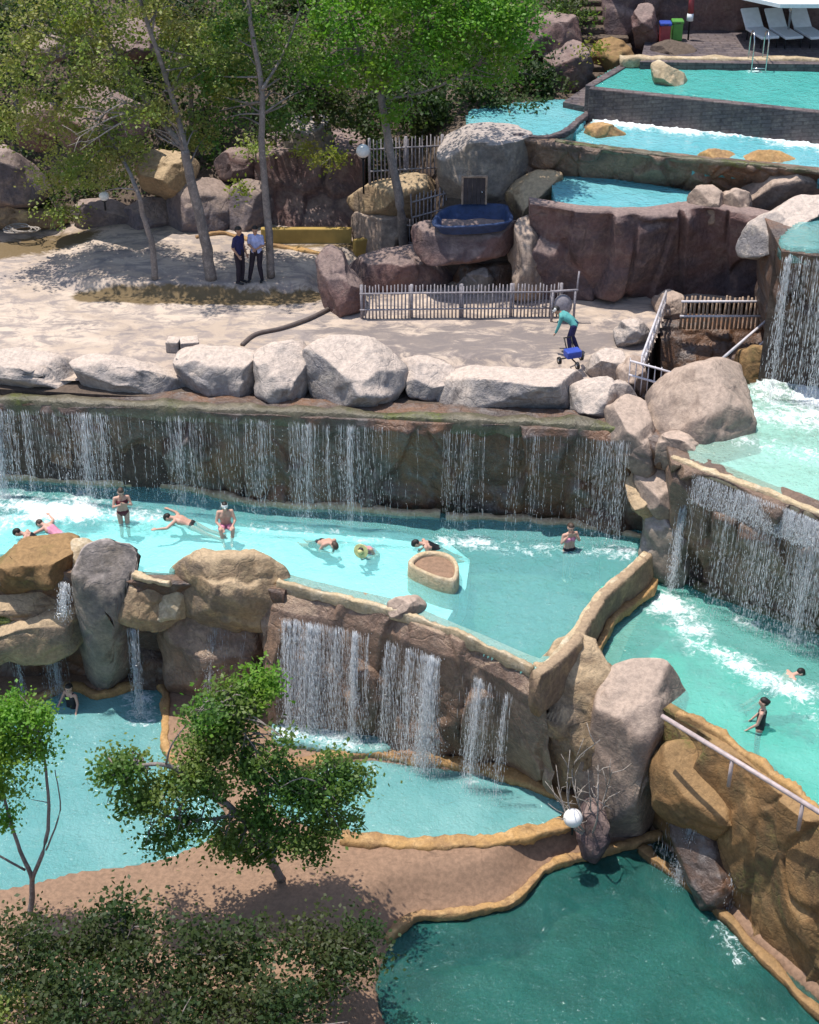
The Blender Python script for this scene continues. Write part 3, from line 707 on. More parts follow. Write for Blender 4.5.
# ------------------------------------------------------------------ ground and terrain
sheet_later = None
g = tag(mesh_np('ground', [(-900, -400, -2.6), (900, -400, -2.6), (900, 1500, -2.6), (-900, 1500, -2.6)], [(0, 1, 2, 3)], EARTH), kind='structure')
def grid(name, x0, x1, y0, y1, cell, fn, mat, clip=None, attrs=None, kind='structure', skirt=0):
    nx, ny = int((x1-x0)/cell), int((y1-y0)/cell); gx, gy = np.meshgrid(np.linspace(x0, x1, nx+1), np.linspace(y0, y1, ny+1))
    P = np.stack([gx.ravel(), gy.ravel(), np.zeros(gx.size)], 1); P[:, 2] = fn(P)
    idx = np.arange(len(P)).reshape(ny+1, nx+1); Q = np.stack([idx[:-1, :-1], idx[:-1, 1:], idx[1:, 1:], idx[1:, :-1]], -1).reshape(-1, 4)
    if clip is not None:
        Q = Q[clip(P[Q].mean(1))]
        used, inv = np.unique(Q, return_inverse=True); Q = inv.reshape(-1, 4); P = P[used]
    o = mesh_np(name, P, Q, mat)
    for k, f in (attrs or {}).items():
        a = o.data.attributes.new(k, 'FLOAT', 'POINT'); a.data.foreach_set('value', f(P).astype(np.float32))
    return tag(o, kind=kind)
sm = lambda x, a, b: (lambda t: t*t*(3-2*t))(np.clip((x-a)/(b-a), 0, 1))

ZL, ZB, ZM, ZR, ZU, ZP, Z1, Z2, Z3 = 0.0, -0.6, 4.0, 3.3, 7.0, 7.2, 9.85, 10.8, 11.7
LEFTPOOL = [(-110, 708), (-20, 706), (40, 699), (70, 690), (100, 697), (128, 690), (150, 686), (161, 694), (163, 715), (163, 750), (185, 782), (222, 812), (205, 842), (150, 862), (80, 872), (0, 892), (-110, 905)]
MIDPOOL = [(285, 780), (330, 768), (370, 762), (410, 767), (465, 774), (510, 784), (548, 798), (566, 808), (560, 820), (520, 831), (470, 837), (400, 839), (340, 834), (290, 818), (268, 795)]
BOTPOOL = [(655, 838), (640, 846), (600, 857), (562, 866), (545, 876), (530, 893), (505, 909), (460, 917), (420, 922), (395, 940), (380, 1000), (430, 1080), (560, 1130), (760, 1120), (830, 1040), (815, 1000), (760, 952), (700, 890)]
pl = cat_rom(WL(LEFTPOOL, ZL), 5, True); pm = cat_rom(WL(MIDPOOL, ZL+.1), 5, True); pb = cat_rom(WL(BOTPOOL, ZB), 5, True)
def lower(P):
    z = .16+fbm(P/1.6, 4, 3)*.09
    z = z-1.5*sm(-P[:, 1], -19.8, -17.5)*0
    for poly, zz, dep in ((pl, ZL, 1.0), (pm, ZL+.1, .75), (pb, ZB, 1.3)):
        d = sdf(P, poly)
        if zz == ZB: z = np.where(d > -2, z-(z-(ZB+.12))*sm(d, -1.1, -.1), z)
        z = np.where(d > -.12, np.minimum(z, zz+.06-(dep+.06)*sm(d, -.1, .3)), z)
    return z
grid('terrace_ground', -16, 16, 14, 33.5, .09, lower, TERR)
tag(mesh_np('ground_slope', [(-40, 14, 0), (40, 14, 0), (60, -30, -2.5), (-60, -30, -2.5), (-16, 14.3, .2), (16, 14.3, .2)], [(0, 3, 2, 1), (0, 1, 5, 4)], EARTH), kind='structure')
# masses behind the walls (earth the terraces are cut into)
sheet([(-200, 590), (60, 590), (150, 590), (285, 592), (330, 600), (400, 618), (470, 640), (545, 672), (600, 690), (600, 560), (560, 520), (400, 510), (0, 480), (-200, 470)], 2.7, 3.0, EARTH, 'earth_bank', closed_smooth=False)
sheet([(620, 706), (660, 722), (720, 752), (770, 790), (830, 838), (1000, 960), (1000, 640), (760, 590), (600, 590)], 2.0, 3.0, EARTH, 'earth_bank', closed_smooth=False)
# ------------------------------------------------------------------ pools: basins and water
MAIN = [(-160, 470), (0, 476), (130, 483), (270, 502), (400, 511), (560, 520), (640, 530), (655, 552), (640, 566), (610, 590), (585, 625), (560, 655), (545, 672), (500, 652), (450, 628), (400, 608), (340, 594), (285, 579), (260, 566), (200, 568), (150, 571), (100, 559), (60, 547), (0, 556), (-160, 560)]
MAIN_IN = [tuple(p) for p in MAIN]
sheet(MAIN, 2.55, .25, FLOORD, 'pool_floor', closed_smooth=False)
sheet([(70, 548), (100, 562), (150, 577), (200, 571), (262, 567), (290, 582), (290, 590), (200, 582), (60, 572), (-160, 568), (-160, 560), (0, 556)], 3.93, .45, WETB, 'earth_bank', closed_smooth=False)
# shallow shelf of the main pool, with its curved edge beyond the island
SHELF = [(66, 486), (135, 487), (240, 503), (300, 520), (390, 530), (448, 543), (470, 560), (466, 588), (446, 622), (400, 612), (340, 597), (285, 583), (200, 575), (150, 580), (60, 552), (-160, 560), (-160, 520), (0, 518), (38, 505)]
sheet(SHELF, 3.55, .85, FLOORL, 'pool_shelf', closed_smooth=False)
water(MAIN, ZM, WATER, foam=[([(-60, 520), (20, 508), (80, 512)], .65, 1.0), ([(75, 512), (150, 520)], .4, .6), ([(150, 522), (290, 530)], .3, .35), ([(440, 540), (500, 546), (560, 550), (625, 549)], .3, .72), ([(300, 531), (335, 532)], .2, .5), ([(350, 540), (385, 543)], .28, .6), ([(118, 520), (130, 522)], .25, .5), ([(165, 522), (190, 520)], .25, .4), ([(60, 488), (180, 492), (400, 516), (560, 526)], .14, .3), ([(560, 552), (585, 548)], .25, .55)], depth=1.5)
RIGHT = [(655, 580), (690, 586), (760, 610), (830, 636), (1000, 700), (1000, 940), (900, 868), (830, 820), (770, 772), (720, 739), (676, 711), (640, 685), (608, 678), (597, 666), (598, 650), (612, 622), (640, 600)]
sheet(RIGHT, 2.1, .4, plain('sea_green_plaster', (.14, .56, .46), .7, .3, .15, .1, .8), 'pool_floor', closed_smooth=False)
water(RIGHT, ZR, WATERR, foam=[([(668, 606), (700, 640), (740, 665), (790, 690), (850, 722)], .4, .8), ([(668, 600), (690, 612)], .35, .8), ([(740, 620), (840, 652)], .25, .45)], depth=1.3)
water(LEFTPOOL, ZL, WATERS, foam=[([(142, 700), (146, 712)], .38, .85), ([(60, 694), (62, 706)], .22, .5)], depth=1.0, grow=.05)
water(MIDPOOL, ZL+.1, WATERS, foam=[([(300, 778), (370, 768)], .3, .5), ([(400, 770), (470, 780)], .25, .3)], depth=.8, grow=.05)
water([(-60, 600), (10, 597), (46, 600), (54, 606), (40, 613), (0, 619), (-60, 622)], 2.66, water_mat('algae_water', (.22, .26, .05), (.3, .33, .09), (.6, .8, .3), 1, .6), depth=.25, cell=.06, ripple=.008)
water([(274, 724), (300, 718), (350, 724), (374, 736), (388, 748), (352, 750), (300, 742), (278, 738)], .36, WATERS, foam=[([(285, 730), (330, 732), (375, 742)], .4, .8)], depth=.3, cell=.06)
water(BOTPOOL, ZB, WATERD, foam=[([(650, 848), (690, 880)], .35, .4), ([(740, 950), (720, 930)], .45, .4)], depth=1.4, grow=.05)
UP = [(690, 454), (702, 463), (760, 486), (830, 513), (1000, 584), (1000, 380), (830, 372), (770, 380), (738, 392), (725, 420), (700, 440)]
sheet(UP, 6.45, .4, FLOORL, 'pool_floor', closed_smooth=False)
water(UP, ZU, WATERG, foam=[([(785, 392), (840, 402)], .9, 1.3), ([(755, 415), (840, 425)], .6, .8), ([(745, 440), (840, 460)], .5, .4)], depth=.6)
SRC = [(782, 244), (800, 222), (830, 212), (960, 212), (960, 262), (830, 250)]
water(SRC, 11.0, WATER, depth=.4)
P1 = [(556, 182), (556, 198), (570, 208), (590, 212), (640, 213), (690, 207), (698, 194), (640, 182), (575, 176)]
sheet(P1, 9.3, 2.5, FLOORB, 'pool_floor', closed_smooth=False); water(P1, Z1, WATERB, depth=.5)
P2 = [(578, 138), (590, 126), (603, 113), (640, 117), (740, 128), (900, 149), (900, 178), (760, 163), (690, 157), (620, 148)]
sheet(P2, 10.2, .4, FLOORB, 'pool_floor', closed_smooth=False)
water(P2, Z2, WATERB, foam=[([(606, 121), (700, 131), (840, 148)], .42, 1.3)], depth=.5)
P2L = [(470, 112), (487, 107), (530, 102), (566, 100), (584, 110), (578, 128), (550, 134), (500, 134), (470, 130)]
sheet(P2L, 10.2, .4, FLOORB, 'pool_floor', closed_smooth=False); water(P2L, Z2, WATERB, depth=.5)
P3 = [(596, 87), (628, 64), (700, 63), (920, 67), (920, 119), (760, 103), (680, 94)]
sheet(P3, 10.6, .3, FLOORD, 'pool_floor', closed_smooth=False); water(P3, Z3, WATERT, foam=[([(752, 70)], .25, .8)], depth=1.0)

# ------------------------------------------------------------------ plaza
edge = WL([(85, 297), (130, 297), (200, 299), (260, 300), (312, 297)], ZP)
plaza_px = [(-300, 370), (0, 370), (300, 374), (440, 378), (620, 386), (648, 386), (640, 372), (662, 325), (662, 303), (1000, 303), (1000, 225), (640, 205), (400, 205), (100, 205), (-300, 205)]
pp = np.array(WL(plaza_px, ZP))
tpoly = cat_rom(WL([(-300, 250), (0, 262), (60, 285), (100, 293), (160, 296), (230, 297), (310, 292), (325, 270), (340, 262), (360, 255), (360, 205), (-300, 205)], ZP), 5, True)
def plz(P):
    z = ZP+fbm(P/2.2, 4, 21)*.05
    z = z+.3*sm(sdf(P, tpoly)+fbm(P/.7, 3, 5)*.12, -.1, .35)*sm(P[:, 0], -11, -9)
    z = z-.3*sm(-P[:, 1], -38.2, -37.4)
    return z
def stain(P):
    d = seg_dist(P, [e[:2] for e in edge]); s = 1.25*np.exp(-(d/.42)**2)
    d2 = seg_dist(P, [w[:2] for w in WL([(-120, 250), (0, 250), (75, 240)], ZP)]); s = np.maximum(s, .95*np.exp(-(d2/.9)**2))
    d3 = seg_dist(P, [w[:2] for w in WL([(270, 256), (350, 254)], ZP)]); return np.maximum(s, .7*np.exp(-(d3/.3)**2))
def shadef(P):  # weight of the soft shade patches painted onto the plaza
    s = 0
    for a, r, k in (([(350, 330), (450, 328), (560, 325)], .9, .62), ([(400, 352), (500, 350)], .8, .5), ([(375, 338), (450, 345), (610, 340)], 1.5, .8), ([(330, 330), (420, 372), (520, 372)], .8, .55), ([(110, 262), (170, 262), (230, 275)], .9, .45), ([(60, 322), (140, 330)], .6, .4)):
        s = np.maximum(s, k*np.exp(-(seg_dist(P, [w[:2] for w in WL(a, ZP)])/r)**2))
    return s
grid('plaza_ground', -22, 16, 35.6, 50, .1, plz, PLAZA, clip=lambda c: inside(c, pp), attrs={'stain': stain, 'damp': shadef})  # 'damp' carries the painted shade, not moisture
sheet([(-300, 386), (0, 389), (130, 396), (300, 402), (440, 408), (620, 418), (648, 405), (640, 372), (662, 325), (662, 303), (1000, 303), (1000, 225), (-300, 205)], 6.78, 4.2, EARTH, 'earth_bank', closed_smooth=False)
sheet([(640, 325), (665, 325), (800, 325), (1000, 330), (1000, 470), (830, 440), (700, 470), (655, 470), (640, 420)], 5.6, 2.6, EARTH, 'pit_ground', closed_smooth=False)
# hillside behind
def hill(P):
    x, y = P[:, 0], P[:, 1]
    zl = 7.1+np.clip(y-46.8, 0, 40)*.62+fbm(P/3.5, 4, 31)*.8+facets(P/2.2, 31)*.35
    zr = 10.7+.0*y+np.clip(y-53.5, 0, 30)*.7
    m = sm(x+(y-46)*.0, -2.2, 1.6); m2 = sm(y, 43.5, 46.5)
    return zl*(1-m)+(zr*m2+(9.0)*(1-m2))*m - 5*(1-sm(y, 44, 47.2))*(1-m) - 6*(1-sm(y, 42.6, 43.2))*m
grid('hillside', -45, 40, 42.5, 95, .3, hill, EARTH)

# ------------------------------------------------------------------ rock walls
def lipz(x): return float(np.interp(x, [-160, 0, 130, 260, 400, 630], [6.55, 6.6, 6.8, 6.95, 7.02, 7.06]))
def LIP(pts, dz=0): return [W(x, y, lipz(x)+dz) for x, y in pts]
curtain([LIP([(-160, 397), (0, 403), (130, 409), (260, 415), (400, 421), (560, 428), (625, 432), (662, 442)], -.05),
         WL([(-160, 478), (0, 482), (130, 489), (270, 507), (400, 516), (560, 526), (640, 538), (676, 556)], 3.7)], WET,
        'long dark wet rock wall behind the main turquoise pool, dripping below the pale edge boulders', nu=520, nv=80, amp=.32, vst=.5, fs=1.35, smooth_amp=.3, back=1.0)
curtain([WL([(672, 462), (700, 471), (760, 494), (830, 520), (1000, 583)], 7.0), WL([(672, 585), (700, 592), (760, 616), (830, 642), (1000, 710)], 3.0)], WETB,
        'wet brown rock wall under the upper right pool, streaked by a wide curtain of drips', nu=220, nv=70, amp=.34, fs=1.1, back=.8)
curtain([WL([(262, 576), (285, 585), (340, 599), (400, 613), (470, 642), (528, 667), (546, 673)], 3.98), WL([(262, 602), (285, 612), (340, 622), (400, 638), (470, 664), (520, 692), (545, 702)], 3.45),
         WL([(268, 680), (290, 682), (340, 690), (405, 700), (470, 722), (525, 744), (552, 756)], 1.6), WL([(272, 738), (290, 742), (340, 748), (402, 756), (470, 770), (530, 786), (562, 802)], -.2)], CASC,
        'reddish brown rock wall below the main pool kerb with broad white cascades', nu=300, nv=90, amp=.22, vst=.4, fs=1.2, back=.5)
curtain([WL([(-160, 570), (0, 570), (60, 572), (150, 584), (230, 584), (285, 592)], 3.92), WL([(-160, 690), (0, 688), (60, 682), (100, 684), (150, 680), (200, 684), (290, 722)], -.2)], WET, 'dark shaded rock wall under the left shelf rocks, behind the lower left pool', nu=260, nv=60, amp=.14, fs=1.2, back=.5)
curtain([WL([(612, 686), (650, 703), (676, 719), (722, 745), (768, 779), (832, 830), (1000, 962)], 3.32), WL([(600, 700), (644, 718), (668, 738), (712, 768), (755, 802), (820, 852), (985, 985)], 2.7),
         WL([(600, 806), (635, 828), (662, 856), (705, 893), (762, 957), (835, 1030), (1000, 1180)], -.9)], OCHRE, 'steep ochre rock wall under the right pool kerb and long handrail', nu=280, nv=80, amp=.2, vst=.6, fs=1.3, back=.5)
curtain([WL([(530, 204), (580, 212), (640, 214), (690, 208), (745, 212), (800, 222), (860, 226)], 9.99), WL([(526, 300), (580, 304), (640, 305), (700, 303), (760, 304), (800, 306), (860, 308)], 7.0)], BROWN,
        'tall purplish brown retaining wall facing the plaza below the small blue pool', nu=280, nv=70, amp=.34, vst=.3, fs=1.1, back=.55, smooth_amp=.45)
curtain([WL([(505, 138), (560, 144), (620, 152), (690, 160), (760, 166), (900, 182)], 10.86), WL([(505, 178), (560, 181), (620, 186), (700, 194), (760, 198), (900, 212)], 9.6)], WETB,
        'low wet stone wall stained dark between the long blue pool and the small blue pool', nu=220, nv=30, amp=.16, fs=.8, back=.45)
curtain([WL([(255, 155), (300, 150), (365, 150)], 9.6), WL([(255, 236), (300, 238), (365, 240)], 7.2)], BROWN, 'brown rock wall behind the low ochre planter wall at the back of the plaza', nu=120, nv=50, amp=.3, fs=1.2, back=2)
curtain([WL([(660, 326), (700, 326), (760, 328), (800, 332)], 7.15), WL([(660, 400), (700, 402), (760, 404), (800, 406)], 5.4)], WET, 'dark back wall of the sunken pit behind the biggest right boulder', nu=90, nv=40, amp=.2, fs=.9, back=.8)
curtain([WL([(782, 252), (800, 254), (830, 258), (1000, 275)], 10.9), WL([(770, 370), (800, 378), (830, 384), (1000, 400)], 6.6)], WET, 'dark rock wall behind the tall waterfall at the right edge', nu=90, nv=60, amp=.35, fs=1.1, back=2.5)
sheet([(775, 250), (830, 258), (1000, 275), (1000, 205), (820, 205)], 10.6, 4, EARTH, 'earth_bank', closed_smooth=False)
curtain([WY(x, 0, 54.6)[None][0]*np.array([1, 1, 0])+np.array([0, 0, 16.5]) for x in (610, 700, 900)] and [[np.array([x, 52.6, 16.5]) for x in (6.4, 10, 18, 26)], [np.array([x, 52.4, 10.9]) for x in (6.4, 10, 18, 26)]], BROWN,
        'shaded brown rock face behind the sun loungers at the top right', nu=160, nv=50, amp=.35, fs=1.6, back=2)

# smooth built walls of the top pools
def box_wall(a, b, z0, z1, th, mat, label, name='pool_wall', cat='pool wall'):
    a, b = np.array(a), np.array(b); d = b-a; L = np.hypot(*d[:2]); ang = math.atan2(d[1], d[0])
    mb = MB(); mb.box((0, 0, 0), (L, th, z1-z0), bev=.03)
    o = mb.build(name, mat, None, smooth=False); o.location = (*((a+b)/2)[:2].tolist(), (z0+z1)/2); o.rotation_euler = (0, 0, ang); return tag(o, label, cat)
a, b = W(590, 88, Z3), W(900, 120.5, Z3)
box_wall(a, b, 10.4, Z3+.03, .28, STONE, 'dark stone front wall of the topmost green pool')
box_wall(W(589, 87, Z3), W(628, 64, Z3), 10.4, Z3+.05, .26, STONE, 'short slanting dark stone side wall of the topmost green pool')
sheet([(563, 102), (592, 108), (700, 122), (900, 147), (900, 124), (590, 100), (640, 70), (615, 66)], 10.98, .5, STONE, 'stone_path', closed_smooth=False)
sheet([(640, 62), (930, 66), (930, 20), (652, 14)], 11.92, 1.3, STONE, 'deck_ground', closed_smooth=False)
kerb([(485, 134), (515, 137), (548, 138), (568, 132), (580, 120), (600, 111), (640, 115), (740, 127), (900, 148)], Z2+.05, STONE, 'dark stone coping curling round the long blue pool', w=.13, h=.09)
kerb([(555, 142), (620, 151), (690, 160), (780, 168), (900, 183)], Z2+.03, MOSSY, 'wet mossy lip along the front of the long blue pool', w=.12, h=.07)
kerb([(620, 62), (700, 61), (930, 64)], Z3+.15, KERBP, 'sandy edge behind the topmost green pool below the loungers', w=.2, h=.14)

# mossy gutter under the edge boulders
V_ = WL([(-160, 399), (0, 404), (130, 409), (260, 414), (400, 421), (560, 429), (632, 436)], 6.5)
kerb([(-160, 394), (0, 398), (130, 403), (260, 409), (400, 415), (560, 422), (632, 427)], 'lip', MOSSY, 'long mossy green ledge the waterfall spills from, under the pale boulders', w=.2, h=.24, name='rock_ledge', lift=-.16, wob=.05)
# kerbs
kerb([(-160, 475), (0, 478), (60, 481), (125, 484), (180, 487), (270, 505), (340, 508), (400, 513), (440, 516)], ZM+.02, KERBP, 'sandy kerb at the foot of the dripping wall, left half of the main pool', w=.13, h=.12, wob=.06)
kerb([(446, 518), (500, 519), (560, 523), (600, 528), (640, 536)], ZM+.02, KERBP, 'sandy kerb at the foot of the dripping wall, right half of the main pool', w=.12, h=.1, wob=.06)
kerb([(278, 582), (340, 598), (396, 612), (440, 626), (480, 643), (533, 668)], ZM+.04, KERBP, 'narrow pale kerb along the near side of the main pool above the cascades', w=.08, h=.16, lift=-.08, wob=.03)
kerb([(134, 575), (150, 580), (170, 584)], ZM+.04, KERBP, 'short pale kerb between the dark standing rock and the big layered rock', w=.1, h=.08)
kerb([(70, 542), (84, 556), (93, 574)], ZM+.04, KERB, 'short ochre kerb beside the tan boulder at the left of the main pool', w=.14, h=.1)
kerb([(676, 712), (700, 724), (725, 738), (765, 768), (800, 795), (832, 822), (900, 875)], ZR+.06, KERB, 'curving ochre kerb along the near side of the right pool', w=.13, h=.3, lift=-.2, wob=.03)
kerb([(654, 582), (648, 594), (632, 604), (617, 616), (606, 632), (598, 650), (590, 662), (583, 672)], ZR+.22, KERB, 'wavy yellow kerb ribbon beside the curved dividing wall', w=.13, h=.12, wob=.03)
kerb([(695, 586), (760, 610), (830, 637), (1000, 705)], ZR+.03, MOSSY, 'mossy kerb at the foot of the wide curtain of drips in the right pool', w=.12, h=.1, wob=.03)
kerb([(672, 456), (694, 465), (760, 490), (830, 517), (960, 570)], ZU+.02, KERBP, 'pale worn lip of the upper right pool above the dripping wall', w=.12, h=.12, lift=-.06, wob=.03)
kerb([(-110, 705), (-20, 703), (40, 697), (70, 687), (100, 695), (128, 687), (150, 683), (163, 690), (166, 715), (166, 752), (188, 782)], ZL+.08, KERB, 'ochre kerb round the lower left pool', w=.14, h=.13, wob=.04)
kerb([(270, 772), (330, 759), (370, 752), (400, 757), (430, 761), (470, 766), (512, 776), (550, 791), (574, 807), (566, 823), (520, 836), (470, 842), (400, 844), (340, 839)], ZL+.17, KERB, 'ochre kerb round the small middle pool at the foot of the cascades', w=.24, h=.11, wob=.07)
kerb([(660, 836), (640, 841), (600, 852), (560, 862), (540, 873), (526, 891), (502, 906), (460, 913), (415, 918), (385, 940)], ZB+.12, KERB, 'winding ochre kerb of the deep teal pool at the bottom right', w=.13, h=.12, wob=.04)
kerb([(640, 848), (700, 893), (762, 956), (835, 1030)], ZB+.08, OCHRE, 'rocky kerb at the foot of the steep ochre wall', w=.15, h=.12, wob=.06)

sheet([(584, 676), (594, 650), (610, 622), (632, 606), (650, 602), (640, 618), (628, 640), (618, 664), (612, 676)], 3.25, 1, MOSSY, 'mossy_shelf')
# curved dividing wall between the main pool and the right pool
rows_top = WL([(648, 556), (636, 568), (612, 588), (596, 606), (583, 628), (568, 650), (548, 668), (536, 676)], 4.28)
mb = MB(); Pw = cat_rom(rows_top, 8); Pw[:, 2] -= .5
Vv, Ff = tube_np(Pw, 1, 20, squash=(.17, .62)); Vv = np.array(Vv); nn = fbm(Vv/.45, 4, 3)*.05+facets(Vv/.7, 6)*.05
Vv += np.stack([nn, -nn, nn*.5], 1); o = mesh_np('dividing_wall', Vv, Ff, rock_mat('worn_brown_rock', (.27, .18, .11), (.19, .13, .09), (.33, .23, .13), (.06, .045, .03), top_tint=(.36, .26, .17), streak=.6, bump=.4)); fix_normals(o); tag(o, 'curved sandy rock wall dividing the main pool from the lower right pool', 'rock wall')
kerb([(646, 553), (634, 565), (609, 585), (592, 604), (578, 626), (562, 648), (545, 664)], 4.33, KERBP, 'yellowish rim running along the crest of the curved dividing wall', w=.1, h=.06, wob=.02)

# ------------------------------------------------------------------ boulders
rock([(-90, 355), (-40, 349), (0, 350), (20, 348), (60, 358), (88, 362), (100, 375), (104, 392), (60, 390), (0, 388), (-90, 384)], 6.7, PALE, 'long low grey boulder at the left end of the row along the waterfall edge', k=.5)
rock([(78, 366), (95, 356), (130, 360), (165, 370), (192, 380), (198, 396), (150, 397), (100, 393), (84, 385)], 6.75, PALE, 'low flat wedge boulder second from the left in the edge row', k=.5, fac=.06)
rock([(182, 352), (200, 345), (240, 349), (262, 356), (264, 372), (256, 392), (235, 398), (195, 394), (180, 375)], 6.9, PALE, 'flat topped pale boulder behind the two small concrete slabs in the edge row', k=.55)
rock([(255, 358), (272, 347), (292, 345), (304, 356), (308, 380), (300, 399), (275, 401), (259, 394), (255, 376)], 6.9, PALE, 'squat pale boulder left of the largest boulder in the edge row')
rock([(306, 352), (322, 341), (345, 338), (372, 340), (392, 350), (405, 368), (403, 386), (388, 405), (362, 411), (335, 409), (314, 398), (307, 376)], 6.95, PALE, 'largest pale faceted boulder in the middle of the edge row', fac=.12, fs=.9)
rock([(402, 362), (418, 357), (440, 359), (454, 370), (452, 388), (436, 398), (412, 396), (403, 380)], 6.9, PALE, 'small pale boulder just right of the largest one in the edge row')
rock([(446, 384), (456, 371), (490, 369), (530, 373), (562, 372), (580, 380), (583, 400), (572, 414), (520, 413), (470, 411), (448, 405)], 7.0, PALE, 'long pale boulder with a pinkish top in the right half of the edge row', k=.5)
rock([(572, 384), (600, 378), (628, 386), (636, 402), (628, 420), (600, 419), (576, 413)], 7.0, PALE, 'rounded grey boulder at the right end of the edge row')
rock([(588, 372), (594, 356), (608, 350), (622, 354), (626, 368), (618, 382), (598, 383)], 6.95, PALE, 'smooth cream boulder on the plaza beside the stair rail')
rock([(614, 335), (622, 321), (638, 319), (650, 330), (648, 345), (632, 350), (618, 346)], ZP, PALE, 'small round pale boulder behind the cream one near the stair rail')
rock([(618, 372), (632, 360), (644, 366), (646, 388), (634, 398), (620, 390)], 7.0, PINK, 'narrow grey rock post at the foot of the left stair rail')
rock([(655, 300), (668, 291), (682, 296), (684, 312), (672, 322), (658, 318)], 7.1, PINK, 'small grey rock at the top of the stair rail')
rock([(638, 446), (645, 420), (660, 395), (678, 372), (695, 363), (722, 361), (744, 369), (748, 392), (745, 425), (732, 448), (712, 458), (680, 462), (650, 462)], 6.6, PINK, 'biggest pinkish grey boulder with a slanting flat face beside the upper right pool', fac=.1, fs=1.3, k=.5, ncut=3, planes=[((-.62, .35, -.7), .55), ((.35, -.1, -.93), .62), ((.1, .9, -.4), .8), ((.8, .2, -.55), .8)])
rock([(656, 446), (664, 434), (688, 430), (710, 437), (712, 452), (700, 467), (675, 472), (658, 466)], 6.55, PINK, 'flat topped small rock in front of the biggest pinkish boulder')
rock([(606, 418), (628, 402), (646, 408), (652, 430), (662, 452), (668, 478), (648, 478), (628, 462), (612, 442)], 6.0, PINK, 'knobbly pinkish rock below the white stair fence')
rock([(640, 466), (668, 462), (698, 472), (700, 495), (690, 520), (660, 520), (642, 500), (634, 482)], 5.2, PINK, 'square shouldered rock at the corner under the biggest pinkish boulder')
rock([(646, 505), (670, 500), (692, 508), (690, 545), (684, 578), (664, 592), (646, 586), (642, 555), (644, 525)], 3.1, GREY, 'tall narrow standing rock where the main pool meets the right pool', k=.5)
rock([(626, 482), (644, 477), (664, 495), (666, 518), (652, 524), (634, 508)], 4.9, TAN, 'sunlit tan wedge of rock left of the corner column')
rock([(572, 508), (600, 498), (630, 505), (646, 520), (642, 535), (612, 536), (580, 530)], 3.95, WET, 'low dark rock at the right foot of the dripping wall')
rock([(592, 440), (615, 430), (640, 445), (645, 480), (625, 505), (600, 500), (588, 470)], 4.6, WETB, 'mossy brown bulge near the right end of the dripping wall')
# top right
rock([(690, 196), (700, 186), (716, 187), (725, 198), (724, 215), (706, 222), (691, 214)], 9.6, PINK, 'round brown boulder at the right end of the small blue pool')
rock([(722, 196), (735, 189), (750, 194), (753, 216), (738, 228), (724, 222)], 9.4, PINK, 'upright brown boulder between the round one and the long one on the retaining wall')
rock([(744, 186), (762, 177), (785, 172), (812, 166), (835, 172), (832, 190), (800, 202), (775, 214), (752, 208)], 9.7, PINK, 'long grey brown boulder leaning at the right top of the retaining wall', k=.55)
rock([(744, 240), (756, 222), (776, 212), (792, 200), (835, 194), (840, 212), (808, 226), (786, 244), (768, 256), (748, 254)], 10.2, PALE, 'long pale sunlit boulder curling round the source pool at the right edge', k=.55)
rock([(752, 252), (770, 248), (788, 256), (786, 285), (778, 302), (762, 300), (755, 280)], 7.0, PINK, 'slender shaded rock standing under the long pale boulder', k=.5)
rock([(742, 355), (756, 346), (772, 350), (780, 368), (772, 388), (752, 388), (742, 374)], 6.7, OCHRE, 'brown rock at the foot of the two slanting poles')
rock([(772, 345), (790, 336), (806, 344), (806, 368), (790, 378), (775, 370)], 6.8, OCHRE, 'brownish rock partly behind the tall waterfall')
rock([(652, 66), (660, 61), (668, 68), (682, 74), (688, 84), (682, 92), (664, 94), (656, 84)], Z3-.2, KERBP, 'cream saddle shaped rock on the front wall of the topmost pool', k=.7, name='rock')
rock([(586, 132), (594, 123), (610, 125), (626, 134), (622, 142), (600, 144), (588, 140)], Z2-.15, KERB, 'orange rock at the left end of the long blue pool', k=.7)
rock([(698, 157), (712, 150), (732, 152), (740, 160), (728, 165), (704, 163)], Z2-.15, KERB, 'low orange rock on the lip of the long blue pool')
rock([(738, 160), (754, 151), (780, 151), (797, 160), (792, 169), (760, 170), (742, 167)], Z2-.15, KERB, 'large smooth orange rock at the right on the lip of the long blue pool')
rock([(652, 46), (668, 40), (690, 44), (700, 56), (688, 66), (664, 66), (652, 58)], Z3-.1, EARTH, 'dark brown rock at the far left corner of the topmost pool')
rock([(585, 60), (600, 40), (622, 45), (628, 65), (615, 80), (592, 80)], 10.9, OCHRE, 'yellowish rock beside the foot of the stone steps')
rock([(545, 55), (560, 40), (582, 45), (592, 70), (585, 92), (560, 95), (545, 80)], 10.7, BROWN, 'large shaded brown rock left of the stone steps')
rock([(632, 20), (640, 5), (654, 10), (658, 40), (648, 52), (636, 48)], 11.7, BROWN, 'rough rock right of the stone steps', k=.6)
